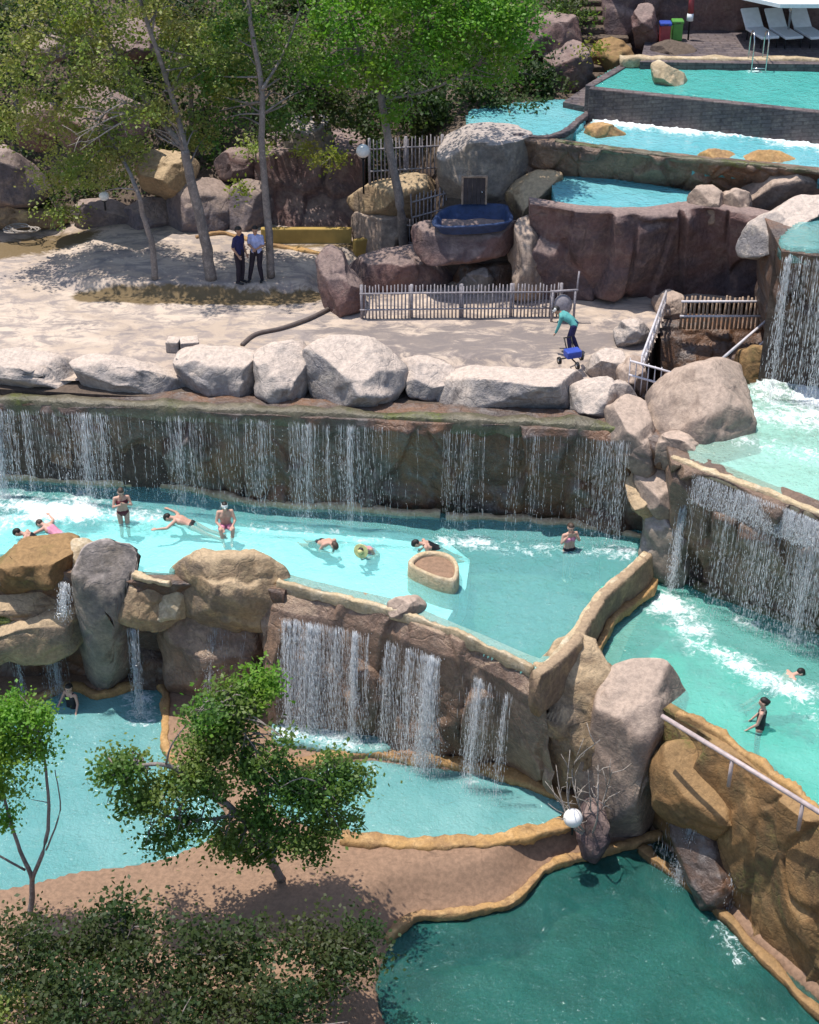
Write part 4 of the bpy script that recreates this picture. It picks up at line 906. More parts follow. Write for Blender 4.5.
# middle, behind the plaza
rock([(438, 152), (450, 136), (482, 128), (514, 130), (531, 139), (528, 162), (518, 190), (505, 212), (470, 216), (448, 206), (440, 178)], 8.9, GREY, 'big pale sculpted rock with a dark door below the small pools', k=.5, fac=.07, thick=.85)
rock([(506, 196), (520, 178), (538, 172), (562, 176), (560, 200), (548, 220), (524, 224), (508, 214)], 8.9, TAN, 'craggy tan rock between the door rock and the small blue pool')
rock([(424, 232), (440, 224), (480, 221), (520, 222), (524, 236), (508, 252), (470, 262), (436, 261), (424, 248)], 8.42, BROWN, 'wide bowl shaped brown rock holding the blue tub', k=.45, fac=.05, thick=.8)
rock([(516, 226), (530, 220), (544, 226), (546, 262), (542, 300), (526, 306), (514, 296), (514, 255)], 7.1, PINK, 'grey rock pillar right of the bowl shaped rock', k=.45)
rock([(354, 196), (372, 183), (410, 180), (440, 188), (448, 202), (430, 214), (400, 216), (362, 212)], 8.6, TAN, 'flat tan rock shelf below the upper picket fence', k=.5)
rock([(352, 216), (372, 208), (402, 212), (406, 232), (398, 250), (372, 256), (354, 246)], 7.4, PINK, 'blocky pinkish rock under the tan shelf beside the leaning tree')
rock([(348, 276), (358, 260), (385, 250), (412, 249), (436, 258), (446, 276), (440, 296), (400, 302), (360, 298)], 7.1, BROWN, 'reddish brown domed rock behind the left half of the long picket fence')
rock([(318, 262), (328, 254), (342, 256), (348, 272), (362, 286), (364, 306), (350, 320), (332, 318), (322, 300)], 7.1, BROWN, 'dark pointed rock post at the left end of the long picket fence', k=.55)
rock([(456, 288), (470, 272), (486, 268), (494, 282), (488, 300), (466, 300)], 7.1, GREY, 'small pale angular rock behind the long picket fence')
rock([(445, 100), (460, 85), (478, 92), (488, 110), (480, 124), (455, 124)], 9.6, TAN, 'tan rock below the bright green tree beside the left blue pool')
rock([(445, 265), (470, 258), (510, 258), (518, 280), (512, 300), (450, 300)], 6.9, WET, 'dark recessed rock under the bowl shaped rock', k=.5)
# back left: most rocks take a darker colour in place of tree shade
rock([(70, 212), (84, 200), (108, 199), (130, 208), (134, 226), (112, 234), (80, 230)], ZP+.1, DUSK, 'pale grey boulder under the drooping branch left of the first trunk')
rock([(128, 210), (145, 198), (172, 198), (184, 212), (180, 230), (150, 237), (130, 230)], ZP+.1, DUSK, 'grey boulder behind the thin left trunk')
rock([(136, 166), (152, 150), (178, 150), (194, 160), (194, 180), (172, 196), (144, 190)], 8.7, TAN, 'tan topped boulder raised behind the thin left trunk')
rock([(170, 198), (184, 184), (212, 178), (234, 186), (236, 212), (228, 234), (190, 238), (172, 226)], ZP+.15, DUSK, 'large cracked pinkish boulder behind the middle trunk')
rock([(230, 190), (246, 180), (264, 184), (272, 204), (268, 230), (248, 236), (232, 226)], ZP+.15, DUSK, 'rounded pinkish boulder behind the two standing men')
rock([(-40, 212), (0, 200), (30, 206), (56, 212), (66, 220), (50, 230), (10, 230), (-40, 234)], ZP+.1, TAN, 'flat tan slab rock at the far left of the plaza beside the coiled rope')
rock([(-40, 160), (0, 150), (30, 165), (48, 185), (30, 205), (-40, 206)], 8.4, DUSK, 'bluish grey slanting rock at the left edge of the hillside', k=.5)
rock([(52, 130), (72, 96), (100, 88), (135, 100), (140, 135), (112, 158), (70, 156)], 10.3, BROWN, 'huge purple grey rock on the hillside behind the bare branch')
rock([(18, 118), (34, 104), (55, 110), (58, 142), (40, 152), (20, 144)], 10.2, BROWN, 'squarish dark rock on the hillside left of the huge purple one')
rock([(34, 48), (48, 34), (64, 40), (66, 58), (48, 64), (36, 60)], 12.6, DUSK, 'small bluish rock high on the hillside at the left')
rock([(215, 160), (232, 148), (262, 150), (268, 172), (250, 182), (220, 178)], 8.8, BROWN, 'brown rock half hidden in leaves above the rounded pinkish boulder')
rock([(110, 30), (135, 18), (160, 30), (160, 55), (130, 62), (112, 50)], 12.2, BROWN, 'shaded rock high on the hillside between the forked limbs')
rock([(282, 130), (300, 112), (325, 118), (332, 145), (310, 160), (286, 152)], 9.3, GREY, 'grey mounded rock above the brown wall behind the ochre planter')
rock([(520, 30), (545, 10), (575, 18), (580, 50), (550, 60), (525, 55)], 11.6, BROWN, 'dark brown outcrop at the top beside the bright green tree')
# left shelf group
rock([(-6, 566), (12, 552), (22, 541), (50, 537), (73, 541), (76, 552), (66, 572), (48, 584), (20, 593), (-8, 592)], 3.6, OCHRE, 'tan brown angular boulder at the left beside the main pool', fac=.12, fs=1.2)
rock([(72, 546), (86, 543), (96, 552), (93, 570), (80, 576), (72, 566)], 3.7, KERBP, 'small yellowish rock beside the tan brown angular boulder')
rock([(-80, 596), (-20, 588), (40, 582), (80, 584), (90, 596), (84, 612), (40, 612), (-20, 606), (-80, 612)], 2.75, TAN, 'flat brown ledge rock wetted by a small cascade at the left', k=.45, fac=.05, lean=5)
rock([(-80, 632), (-10, 622), (40, 612), (78, 605), (90, 612), (88, 628), (70, 646), (30, 656), (-20, 656), (-80, 660)], 1.65, TAN, 'broad mossy shelf rock jutting over the lower left pool', k=.42, fac=.05, thick=.9, lean=8)
rock([(78, 584), (86, 566), (106, 558), (130, 562), (138, 575), (130, 596), (122, 630), (124, 680), (104, 700), (88, 692), (80, 650), (80, 615)], -.1, GREY, 'tall dark grey standing rock left of the narrow cascade', k=.5, thick=.7, lean=-10)
rock([(114, 598), (122, 588), (150, 584), (170, 584), (186, 596), (184, 612), (168, 624), (140, 624), (120, 612)], 2.8, TAN, 'flat tan rock shelf above the narrow cascade', lean=-4, thick=.8)
rock([(154, 604), (168, 590), (184, 588), (190, 602), (180, 622), (160, 622)], 2.85, KERBP, 'pale yellow rock chunk on the shelf above the narrow cascade', lean=-4)
rock([(168, 590), (182, 572), (205, 563), (240, 562), (268, 567), (286, 580), (290, 600), (262, 616), (225, 618), (190, 612)], 3.1, TAN, 'sunlit layered sandstone top of the big rock beside the main pool', fac=.16, fs=.8, lean=-8, thick=1.0)
rock([(172, 612), (200, 600), (235, 606), (268, 602), (282, 620), (276, 652), (256, 680), (235, 698), (205, 702), (178, 698), (166, 668), (166, 635)], 0.05, CASC, 'massive streaked pinkish rock under the layered sandstone top', k=.5, thick=1.1, lean=-10)
rock([(232, 660), (246, 646), (266, 638), (270, 650), (262, 672), (246, 690), (234, 684)], .3, KERBP, 'pale pointed rock flake above the green bush')
rock([(136, 640), (150, 628), (170, 634), (172, 670), (166, 694), (146, 694), (138, 672)], -.05, WET, 'dark shaded rock behind the narrow cascade', k=.5)
rock([(388, 603), (398, 597), (416, 598), (423, 606), (421, 616), (404, 620), (390, 615)], ZM-.02, PINK, 'small dark square rock sitting on the near kerb of the main pool', k=.5, name='rock')
rock([(528, 672), (536, 663), (548, 666), (552, 678), (540, 686), (530, 682)], 3.7, TAN, 'round knob of rock where the near kerb meets the dividing wall', name='rock')
rock([(268, 610), (285, 600), (298, 618), (298, 680), (290, 735), (272, 738), (266, 690)], .1, WETB, 'narrow upright rock rib left of the first broad cascade', k=.5)
rock([(356, 640), (372, 628), (388, 645), (386, 700), (378, 748), (362, 748), (356, 700)], .1, WETB, 'rounded rock rib between the first and second broad cascades', k=.5)
rock([(440, 660), (455, 650), (470, 668), (470, 720), (464, 768), (446, 764), (440, 715)], .1, WETB, 'greenish rock rib right of the second broad cascade', k=.5)
# right lower
rock([(538, 690), (552, 668), (580, 662), (600, 674), (608, 700), (606, 740), (600, 775), (588, 800), (566, 796), (548, 765), (540, 728)], .1, TAN, 'creased sandy rock below the end of the dividing wall', k=.5, fac=.2, fs=.9, lean=-6, thick=1.0)
rock([(598, 712), (612, 686), (634, 676), (662, 684), (684, 702), (684, 728), (672, 756), (660, 795), (654, 832), (628, 846), (602, 844), (584, 826), (582, 790), (590, 745)], -.2, PINK, 'giant pinkish boulder column with a flat top in front of the right pool', k=.45, fac=.1, fs=1.5, thick=1.1, ncut=3, planes=[((0, .85, -.5), .7), ((.78, -.15, -.6), .6), ((-.6, -.05, -.8), .66), ((.05, -.5, -.86), .8)])
rock([(580, 815), (590, 802), (604, 808), (606, 835), (598, 852), (584, 850), (576, 832)], -.1, BROWN, 'small craggy rock behind the dead bush at the foot of the giant boulder', k=.55)
rock([(654, 762), (668, 744), (690, 740), (722, 752), (756, 776), (762, 792), (752, 822), (734, 842), (708, 838), (676, 822), (656, 804)], 1.2, OCHRE, 'large ochre boulder jutting from the steep wall beside the giant boulder', k=.5, fac=.13, fs=1.4)
rock([(680, 842), (705, 838), (735, 846), (744, 880), (740, 918), (716, 905), (690, 880)], -.6, WET, 'dark overhung rock under the large ochre boulder', k=.5)
rock([(745, 800), (754, 788), (761, 790), (758, 820), (750, 848), (744, 845)], 1.0, WET, 'thin black rock fin at the edge of the large ochre boulder', k=.5)
rock([(770, 860), (790, 845), (830, 870), (850, 910), (820, 925), (785, 900)], .5, OCHRE, 'low brown bulge in the steep ochre wall at the right edge')

# ------------------------------------------------------------------ island planter
il = cat_rom(WL([(408, 563), (418, 553), (436, 551), (452, 556), (459, 567), (456, 580), (444, 580), (424, 573)], 4.38), 6, True)
t = empty('island_planter', (*il[:, :2].mean(0), 3.5), 'D-shaped sandy planter island with a raised rim standing in the main pool', 'planter')
cen = il.mean(0); base = np.array(t.location)
mb = MB(); n = len(il); V = []
for sc_, z in ((1.02, 3.3), (1.02, 4.05), (1.0, 4.36), (.96, 4.4), (.84, 4.4), (.8, 4.36), (.8, 4.2)):
    for p in il: q = cen+(p-cen)*sc_; V.append(np.array([q[0], q[1], z])-base)
mb.add(V, [(r_*n+i, r_*n+(i+1) % n, (r_+1)*n+(i+1) % n, (r_+1)*n+i) for r_ in range(6) for i in range(n)]); mb.build('rim', KERBP, t)
mb = MB(); V = [np.array([*(cen+(p-cen)*.82)[:2], 4.3])-base for p in il]+[np.array([*cen[:2], 4.36])-base]
mb.add(V, [(i, (i+1) % n, n) for i in range(n)]); o = mb.build('gravel_fill', TERR, t)

# blue tub, door, yellow planter wall
tb = cat_rom(WL([(440, 226), (438, 214), (456, 205), (500, 204), (508, 210), (506, 222)], 9.46), 5, True)
t = empty('tub', (*tb[:, :2].mean(0), 8.8), 'dark blue mud tub resting on the bowl shaped brown rock', 'tub'); base = np.array(t.location); cen = tb.mean(0); n = len(tb)
V = []
for s_, z in ((.85, 9.15), (1, 9.38), (1.04, 9.42), (1.04, 9.46), (.95, 9.46), (.9, 9.38), (.8, 9.18)):
    for p in tb: q = cen+(p-cen)*s_; V.append(np.array([q[0], q[1], z])-base)
mb = MB(); mb.add(V, [(r_*n+i, r_*n+(i+1) % n, (r_+1)*n+(i+1) % n, (r_+1)*n+i) for r_ in range(6) for i in range(n)]+[tuple(range(6*n, 7*n))]); mb.build('basin', BLUE, t)
p = WY(474, 204, 43.1)
t = empty('door', p, 'small dark wooden door set in the big pale sculpted rock', 'door')
mb = MB(); mb.box((-.34, 0, .4), (.06, .1, .8), bev=.01); mb.box((.34, 0, .4), (.06, .1, .8), bev=.01); mb.box((0, 0, .82), (.74, .1, .06), bev=.01); mb.build('frame', PLANK, t, smooth=False)
mb = MB()
for k in range(5): mb.box((-.25+.125*k, -.01, .39), (.118, .05, .78), bev=.008)
pnl = mb.build('panel', DOORM, t, smooth=False)
mb = MB(); mb.ball((.22, -.06, .38), .025); mb.build('handle', CHROME, pnl)
box_wall(W(262, 251, ZP), W(352, 251, ZP), ZP-.1, ZP+.75, .2, YWALL, 'low ochre painted wall at the back of the plaza right of the two men', name='planter_wall', cat='wall')
box_wall(W(354, 257, ZP), W(392, 250, ZP), ZP-.1, ZP+.55, .2, YWALL, 'short slanting ochre wall beside the leaning tree', name='planter_wall', cat='wall')
kerb([(196, 238), (225, 234), (262, 244), (300, 250), (340, 257)], ZP+.3, KERB, 'thin curved orange kerb on the ground in front of the ochre wall', w=.09, h=.06)

# ------------------------------------------------------------------ fences
def fence(name, a, b, h, npick, label, mat, rails=(.3, .8), r=.025, lean=.0, posts=0, rail_r=.025, over=.06, cat='fence', flat=False):
    a, b = np.array(a, float), np.array(b, float); t = empty(name, a, label, cat); d = b-a; rr = np.random.default_rng(npick)
    mb = MB()
    for i in range(npick):
        q = d*(i/(npick-1)); hh = h*(1+rr.uniform(-.03, over)); l = np.array([rr.normal()*.012+lean, rr.normal()*.01, 0])
        mb.tube([q, q+l*.5+np.array([0, 0, hh*.5]), q+l+np.array([0, 0, hh])], [r, r*.95, r*.7], 6)
    mb.build('picket_panel', mat, t)
    nrm = np.array([d[1], -d[0], 0]); nrm = nrm/np.linalg.norm(nrm); nrm = nrm if nrm[1] < 0 else -nrm
    for f in rails:
        m2 = MB(); m2.tube([nrm*r*1.6+np.array([0, 0, h*f])-d*.01, nrm*r*1.6+d*.5+np.array([0, 0, h*f+.008]), nrm*r*1.6+d*1.01+np.array([0, 0, h*f])], rail_r, 8); m2.build('rail', mat, t)
    for k in range(posts):
        q = d*(k/(posts-1)); m2 = MB(); m2.tube([q-nrm*.04, q-nrm*.04+np.array([0, 0, h*1.03])], .045, 8); m2.build('post', mat, t)
    return t
fence('picket_fence', W(362, 319, ZP), W(560, 317, ZP), .98, 56, 'long pale picket fence standing on the plaza in front of the shaded rocks', WOODG, posts=5)
fence('picket_fence', W(370, 184, 9.3), W(442, 180, 9.3), 1.35, 20, 'upper picket fence under the dark tree beside the white globe', WOODG, posts=3)
fence('picket_fence', W(402, 252, ZP+.2), W(424, 254, ZP+.2), 1.1, 7, 'short picket fence right of the leaning trunk', WOODG)
fence('picket_fence', W(412, 226, 8.4), W(458, 214, 8.6), .95, 13, 'sloping picket fence running up to the dark door', WOODG)
fence('guard_fence', W(680, 329, ZP), W(778, 329, ZP), .95, 24, 'guard fence with two white rails at the back of the sunken pit', PLANK, rails=(), posts=0, r=.04)
for f in (.45, .93):
    pass
t = [o for o in C.objects if o.name.startswith('guard_fence')][-1]; a = np.array(t.location); d = W(778, 329, ZP)-W(680, 329, ZP)
for f in (.42, .86): m2 = MB(); m2.tube([np.array([-.05, -.07, f]), d+np.array([.05, -.07, f])], .035, 8); m2.build('rail', METW, t)
fence('guard_fence', W(628, 392, ZP), W(683, 408, 6.95), .92, 10, 'white metal fence left of the biggest pinkish boulder', METW, rails=(.55, .98), r=.018, rail_r=.03)
fence('guard_fence', W(626, 436, 6.5), W(650, 462, 6.2), .6, 6, 'short white railing stepping down below the left white fence', METW, rails=(.5, .98), r=.016, rail_r=.025)
def stair_rail(a, b, h, label):
    t = empty('stair_rail', a, label, 'handrail'); a, b = np.array(a), np.array(b); d = b-a
    for f in (.55, 1): m2 = MB(); m2.tube([np.array([0, 0, h*f]), d+np.array([0, 0, h*f])], .035, 8); m2.build('rail', METW, t)
    for k in range(5): m2 = MB(); m2.tube([d*k/4, d*k/4+np.array([0, 0, h])], .028, 8); m2.build('post', METW, t)
    mb = MB()
    for k in range(12): q = d*(k+.5)/12; mb.tube([q, q+np.array([0, 0, h*.95])], .015, 6)
    mb.build('picket_panel', METW, t)
stair_rail(W(640, 382, ZP), W(664, 316, ZP), .75, 'weathered rail slanting along the left edge of the sunken pit')
for (x0, y0, z0, x1, y1, z1, lab) in ((716, 364, 7.3, 780, 309, 8.2, 'upper of two slanting poles leaning over the pit beside the waterfall'), (738, 366, 6.9, 782, 325, 7.7, 'lower shorter slanting pole over the pit beside the waterfall')):
    m2 = MB(); m2.tube([W(x0, y0, z0), W(x1, y1, z1)], .04, 8); tag(m2.build('pole', METW, None), lab, 'pole')
# long handrail pipe
A_, B_ = W(662, 716, 4.0), W(830, 818, 4.0); t = empty('handrail', A_, 'long pinkish grey pipe handrail running along the right pool wall', 'handrail'); d = W(900, 862, 4.0)-A_
m2 = MB(); m2.tube([np.zeros(3), d*.3+np.array([0, 0, .01]), d], .055, 10); m2.build('rail', PIPE, t)
for f in (.32, .62, .9): m2 = MB(); q = d*f; m2.tube([q+np.array([0, 0, -.75]), q], .045, 8); m2.build('post', PIPE, t)
# bamboo post pot at the fence end
p = W(562, 322, ZP); t = empty('fence_post_frame', p, 'grey post frame with a pale bag at the right end of the long picket fence', 'post')
mb = MB()
for dx in (-.3, .32): mb.tube([(dx, 0, 0), (dx, 0, .95)], .035, 8)
mb.tube([(-.36, 0, .92), (.4, 0, .97)], .035, 8); mb.tube([(.36, .0, .9), (.4, .05, 1.5)], .025, 8); mb.build('frame', WOODG, t)
mb = MB(); mb.ball((0, .02, .5), .26, 3, (1, .6, 1.25)); mb.build('bag', WOODG, t)

# ------------------------------------------------------------------ small plaza things
m2 = MB(); m2.tube(cat_rom([W(242, 345, ZP+.05), W(256, 334, ZP+.06), W(282, 328, ZP+.06), (W(310, 318, ZP+.06)), W(330, 308, ZP+.06)], 6), .06, 8); tag(m2.build('hose', plain('grey_hose', (.13, .1, .09), .6), None), 'thick dark hose snaking across the plaza toward the pointed rock post', 'hose')
r_ = []
c0 = W(22, 231, ZP+.32)
for k in range(90):
    a = k*.28; rad = .28+.1*math.sin(k*.61); r_.append(c0+np.array([math.cos(a)*rad*1.5, math.sin(a)*rad, .02+.004*math.sin(k)+.0012*k]))
m2 = MB(); m2.tube(r_, .022, 6); tag(m2.build('rope', TWIG, None), 'loosely coiled pale rope on the brown ground at the far left', 'rope')
for (x, y, sx, sy, rz, lab) in ((190, 350, .5, .45, .2, 'larger pale concrete block near the pale edge boulders'), (174, 350, .35, .4, -.1, 'smaller white concrete block left of its larger neighbour')):
    m2 = MB(); m2.box((0, 0, .16), (sx, sy, .32), bev=.03); o = m2.build('concrete_block', PALE, None, smooth=False); o.location = tuple(map(float, W(x, y, ZP))); o.rotation_euler = (0, 0, rz); tag(o, lab, 'block')
def globe(p, zb, r, label, h=.6):
    t = empty('globe_lamp', (p[0], p[1], zb), label, 'lamp')
    m = MB(); m.ball((0, 0, p[2]-zb), r, 4); m.build('globe', GLOBE, t)
    m = MB(); m.tube([(0, 0, 0), (0, 0, p[2]-zb-r*.9)], .03, 8); m.tube([(0, 0, p[2]-zb-r*1.12), (0, 0, p[2]-zb-r*.85)], .07, 10); m.build('post', BLACK, t)
p = WY(363, 151, 44.6); globe(p, p[2]-1.3, .2, 'white globe lamp hanging by the upper picket fence')
p = WY(104, 196, 45.2); globe(p, p[2]-.45, .15, 'small white globe lamp in the leaves left of the first trunk')
p = WY(573, 818, 26.6); globe(p, p[2]-.5, .22, 'dull white globe lamp at the foot of the giant boulder')
# steps
t = empty('stone_steps', W(612, 80, 10.9), 'rough stone steps climbing beside the topmost pool', 'steps'); b0 = np.array(t.location)
for k in range(15):
    m2 = MB(); m2.box((-.06*k, .42*k, .1+.19*k), (1.9-.03*k, .55, .22), bev=.05); o = m2.build('step', EARTH, t, smooth=False)
# deck chairs, parasol, bins, slim post, fountain jet, shower rail
def lounger(x, y, label):
    p = W(x, y, 11.92); t = empty('sun_lounger', p, label, 'sun lounger', R(14), 'white sun loungers on the top deck')
    m = MB(); m.box((0, .45, .33), (.62, 1.25, .09), bev=.03); m.build('seat', WHITEC, t, smooth=False)
    Mx = np.array(Matrix.Rotation(R(42), 3, 'X')); m = MB(); m.box((0, 1.3, .58), (.62, .75, .08), Mx, bev=.03); m.build('backrest', WHITEC, t, smooth=False)
    for sx in (-.27, .27):
        for sy in (-.1, .95): m = MB(); m.tube([(sx, sy, 0), (sx, sy, .3)], .025, 8); m.build('leg', BLACK, t)
    return t
for x, lab in ((767, 'white sun lounger leftmost of the row on the top deck'), (791, 'white sun lounger second from the left on the top deck'), (816, 'white sun lounger third from the left at the photo edge on the top deck')): lounger(x, 47, lab)
p = W(787, 41, 11.92); t = empty('parasol', p, 'large white parasol over the sun loungers at the top right', 'parasol')
m = MB(); m.tube([(0, 0, 0), (0, 0, 2.2)], .035, 10); m.build('pole', CHROME, t)
m = MB(); V = [(2.1*math.cos(k*math.pi/4+.39), 2.1*math.sin(k*math.pi/4+.39), 1.66) for k in range(8)]; V2 = [(v[0], v[1], v[2]-.12) for v in V]
m.add([np.array(v) for v in V+V2+[(0, 0, 2.25), (0, 0, 2.2)]], [(k, (k+1) % 8, 16) for k in range(8)]+[(k, (k+1) % 8, (k+1) % 8+8, k+8) for k in range(8)]+[((k+1) % 8+8, k+8, 17) for k in range(8)]); m.build('canopy', WHITEC, t, smooth=False)
def bin_(x, y, mat, lid, label):
    p = W(x, y, 11.92); t = empty('bin', p, label, 'bin'); m = MB(); m.box((0, 0, .28), (.34, .34, .56), bev=.04); m.build('container', mat, t, smooth=False)
    m = MB(); m.box((0, 0, .6), (.38, .38, .1), bev=.03); ld = m.build('lid', lid, t, smooth=False); m = MB(); m.tube([(-.06, -.2, .6), (-.06, -.24, .6), (.06, -.24, .6), (.06, -.2, .6)], .012, 6); m.build('handle', BLACK, ld)
bin_(664, 42, REDP, BLUEP, 'red bin with a blue lid at the far left of the top deck'); bin_(676, 40, GREENP, GREENP, 'bright green bin next to the red one on the top deck')
p = W(688, 40, 11.92); t = empty('umbrella', p, 'closed red and white umbrella on a dark pole by the topmost pool', 'umbrella'); m = MB(); m.tube([(0, 0, 0), (0, 0, 1.9)], .03, 8); m.build('pole', BLACK, t); m = MB(); m.tube([(0, 0, .85), (0, 0, 1.2), (0, 0, 1.9)], [.1, .09, .02], 10); m.build('canopy', REDP, t); m = MB(); m.tube([(0, 0, .62), (0, 0, .85)], [.11, .1], 10); m.build('trim', WHITEC, t)
p = W(757, 62, 11.92); t = empty('pool_ladder', p, 'slim steel pool ladder arching over the far edge of the topmost pool', 'pool ladder')
for dx in (-.22, .22): m = MB(); m.tube(cat_rom([(dx, .3, -.1), (dx, .28, .7), (dx, 0, .95), (dx, -.3, .7), (dx, -.35, -.5)], 5), .022, 8); m.build('rail', CHROME, t)
m = MB()
for z in (-.1, -.35): m.tube([(-.22, -.34, z), (.22, -.34, z)], .02, 6)
m.build('rung', CHROME, t)

# ------------------------------------------------------------------ falling water
falls(LIP([(-60, 406), (0, 408), (60, 410), (120, 413)], -.03), 4.0, 170, 'dense curtain of falling water at the left end of the long dripping wall', clusters=11, wmax=.02, out=.35)
falls(LIP([(120, 413), (260, 418), (300, 420)], -.03), 4.0, 62, 'scattered strings of drops in the left half of the long dripping wall', clusters=7, out=.35, wmax=.018, cover=.6)
falls(LIP([(290, 420), (400, 426), (450, 429)], -.03), 4.0, 75, 'strings of falling drops below the largest edge boulder', clusters=9, out=.4, wmax=.018, cover=.6)
falls(LIP([(440, 428), (560, 434), (630, 440)], -.03), 4.0, 66, 'strings of falling drops in the right half of the long dripping wall', clusters=9, out=.4, wmax=.018, cover=.6)
falls(WL([(694, 474), (760, 498), (830, 525), (930, 565)], 6.92), 3.3, 200, 'wide curtain of falling water from the upper right pool lip', clusters=14, out=.3, wmax=.018)
falls(WL([(694, 473), (760, 497), (830, 524), (930, 564)], 6.95), 6.2, 600, 'short fringe of water pouring over the upper right pool lip', clusters=30, out=.2, wmax=.016, cover=.8, lmax=.2)
falls(WL([(682, 480), (692, 486)], 6.4), 3.3, 36, 'narrow column of water beside the corner rock pouring into the right pool', clusters=2, out=.3, wmax=.022)
falls(WL([(784, 252), (800, 254), (830, 258), (900, 266)], 10.9), 7.0, 330, 'tall thick waterfall from the source pool at the right edge', clusters=8, out=.5, wmax=.028)
falls(WL([(284, 616), (300, 618), (350, 626)], 3.5), .1, 230, 'first broad white cascade below the near kerb, next to the green bush', clusters=13, spread=.16, out=.6, wmax=.024, cover=.7)
falls(WL([(352, 628), (372, 632)], 3.5), .1, 60, 'slim cascade between the two broad white cascades', clusters=3, spread=.12, out=.55, wmax=.022, cover=.7)
falls(WL([(388, 638), (415, 646), (442, 656)], 3.5), .1, 190, 'second broad white cascade in the middle of the near wall', clusters=9, spread=.2, out=.6, wmax=.024, cover=.7)
falls(WL([(466, 668), (490, 680), (505, 688)], 3.35), .1, 60, 'thin streaks of water right of the broad cascades', clusters=3, spread=.12, out=.5, wmax=.018)
falls(WL([(504, 688), (518, 696)], 3.3), .1, 16, 'last thin trickle on the near wall before the sandy rock', clusters=2, out=.5, wmax=.018)
falls(WL([(128, 625), (140, 627)], 2.75), 0, 40, 'narrow cascade between the dark standing rock and the layered rock', clusters=2, out=.35, wmax=.02)
falls(WL([(8, 657), (24, 656)], 1.4), 0, 14, 'thin trickle from the shelf rock at the far left', clusters=1, out=.2, wmax=.018)
falls(WL([(40, 655), (66, 650)], 1.4), 0, 40, 'thin falling strands from the shelf rock onto the bather in black', clusters=3, out=.25, wmax=.016)
falls(WL([(215, 620), (250, 630)], 2.6), .2, 45, 'faint veil of water on the massive streaked pinkish rock', clusters=3, out=1.0, wmax=.014)
falls(WL([(62, 580), (78, 584)], 3.8), 2.9, 40, 'little splash over the brown ledge rock beside the dark standing rock', clusters=2, out=.4, wmax=.03, cover=.8, lmax=.2)
falls(WL([(668, 806), (690, 818), (700, 830)], 1.2), -.6, 60, 'small cascade below the large ochre boulder', clusters=2, out=.4, wmax=.018)
falls(WL([(744, 850), (756, 862)], 1.0), -.6, 50, 'second small cascade beside the black rock fin', clusters=2, out=.5, wmax=.018)

# ------------------------------------------------------------------ trees
def Y_(px, py, Y): return WY(px, py, Y)
def cl(px, py, Y, rp, n, sq=.8):
    c = WY(px, py, Y); s = rp*np.linalg.norm(c-np.array([0, 0, H]))/F; return (c, (s, s*.9, s*sq), n)
bs = W(211, 279, ZP+.3)
tree(bs, [([bs, Y_(205, 240, bs[1]), Y_(192, 185, bs[1]), Y_(185, 150, bs[1])], .17, .12), ([Y_(185, 150, bs[1]), Y_(150, 105, 43.4), Y_(118, 60, 43.8), Y_(95, 10, 44.2), Y_(80, -40, 44.4)], .11, .04),
          ([Y_(186, 152, bs[1]), Y_(176, 110, 42.8), Y_(160, 60, 42.6), Y_(140, 0, 42.5), Y_(130, -50, 42.5)], .09, .04), ([Y_(120, 62, 43.8), Y_(70, 45, 44), Y_(25, 25, 44)], .05, .02)],
     [cl(60, 30, 44, 60, 2200), cl(140, 10, 43.5, 60, 2200), cl(10, 70, 44, 50, 1700), cl(110, 60, 43.2, 45, 1200), cl(30, -40, 44, 80, 2500), cl(150, -60, 43, 80, 2500), cl(210, 40, 43.5, 55, 1700), cl(150, 110, 42.8, 35, 900), cl(190, 140, 43.2, 26, 500), cl(85, 90, 43.6, 40, 1300), cl(230, 70, 43.8, 40, 1100), cl(0, 130, 44, 36, 900), cl(175, 75, 43.4, 34, 900)],
     L_OLIVE, 'tall olive leaved tree with a forked grey trunk left of the two men', leaf=.125, dens=1.0, seed=3, twigs=6, extra=([cl(75, 20, 43.7, 35, 350), cl(170, 25, 43, 30, 300)], L_YEL))
bs = W(155, 279, ZP+.3)
tree(bs, [([bs, Y_(152, 245, bs[1]), Y_(143, 215, bs[1]), Y_(137, 190, bs[1]), Y_(118, 150, 43.6), Y_(100, 120, 43.8)], .1, .04)],
     [cl(100, 165, 43.9, 38, 1500), cl(60, 175, 44.2, 36, 1300), cl(125, 145, 43.6, 32, 1000), cl(40, 120, 44.2, 40, 1100), cl(90, 120, 44, 36, 900)], L_OLIVE, 'small drooping olive tree with a thin trunk at the left of the plaza', leaf=.115, dens=1.0, seed=4)
bs = W(271, 277, ZP+.3)
tree(bs, [([bs, Y_(268, 220, bs[1]), Y_(262, 150, bs[1]), Y_(262, 90, bs[1]+.2), Y_(250, 20, bs[1]+.4), Y_(245, -40, 43.4)], .12, .05), ([Y_(262, 90, bs[1]), Y_(285, 50, 43.4), Y_(300, 10, 43.5)], .05, .02)],
     [cl(245, 20, 43.6, 48, 1400), cl(225, 90, 43.4, 42, 1100), cl(280, 60, 43.8, 45, 1200), cl(260, -40, 43.6, 70, 1900), cl(215, 130, 43.2, 30, 500), cl(290, 110, 43.6, 28, 450)], L_MID, 'slender straight trunked tree just right of the two men', leaf=.12, dens=1.05, seed=5,
     extra=([cl(228, 85, 43.2, 20, 160), cl(310, 150, 43.4, 18, 240)], L_YEL))
bs = W(404, 252, ZP+.2)
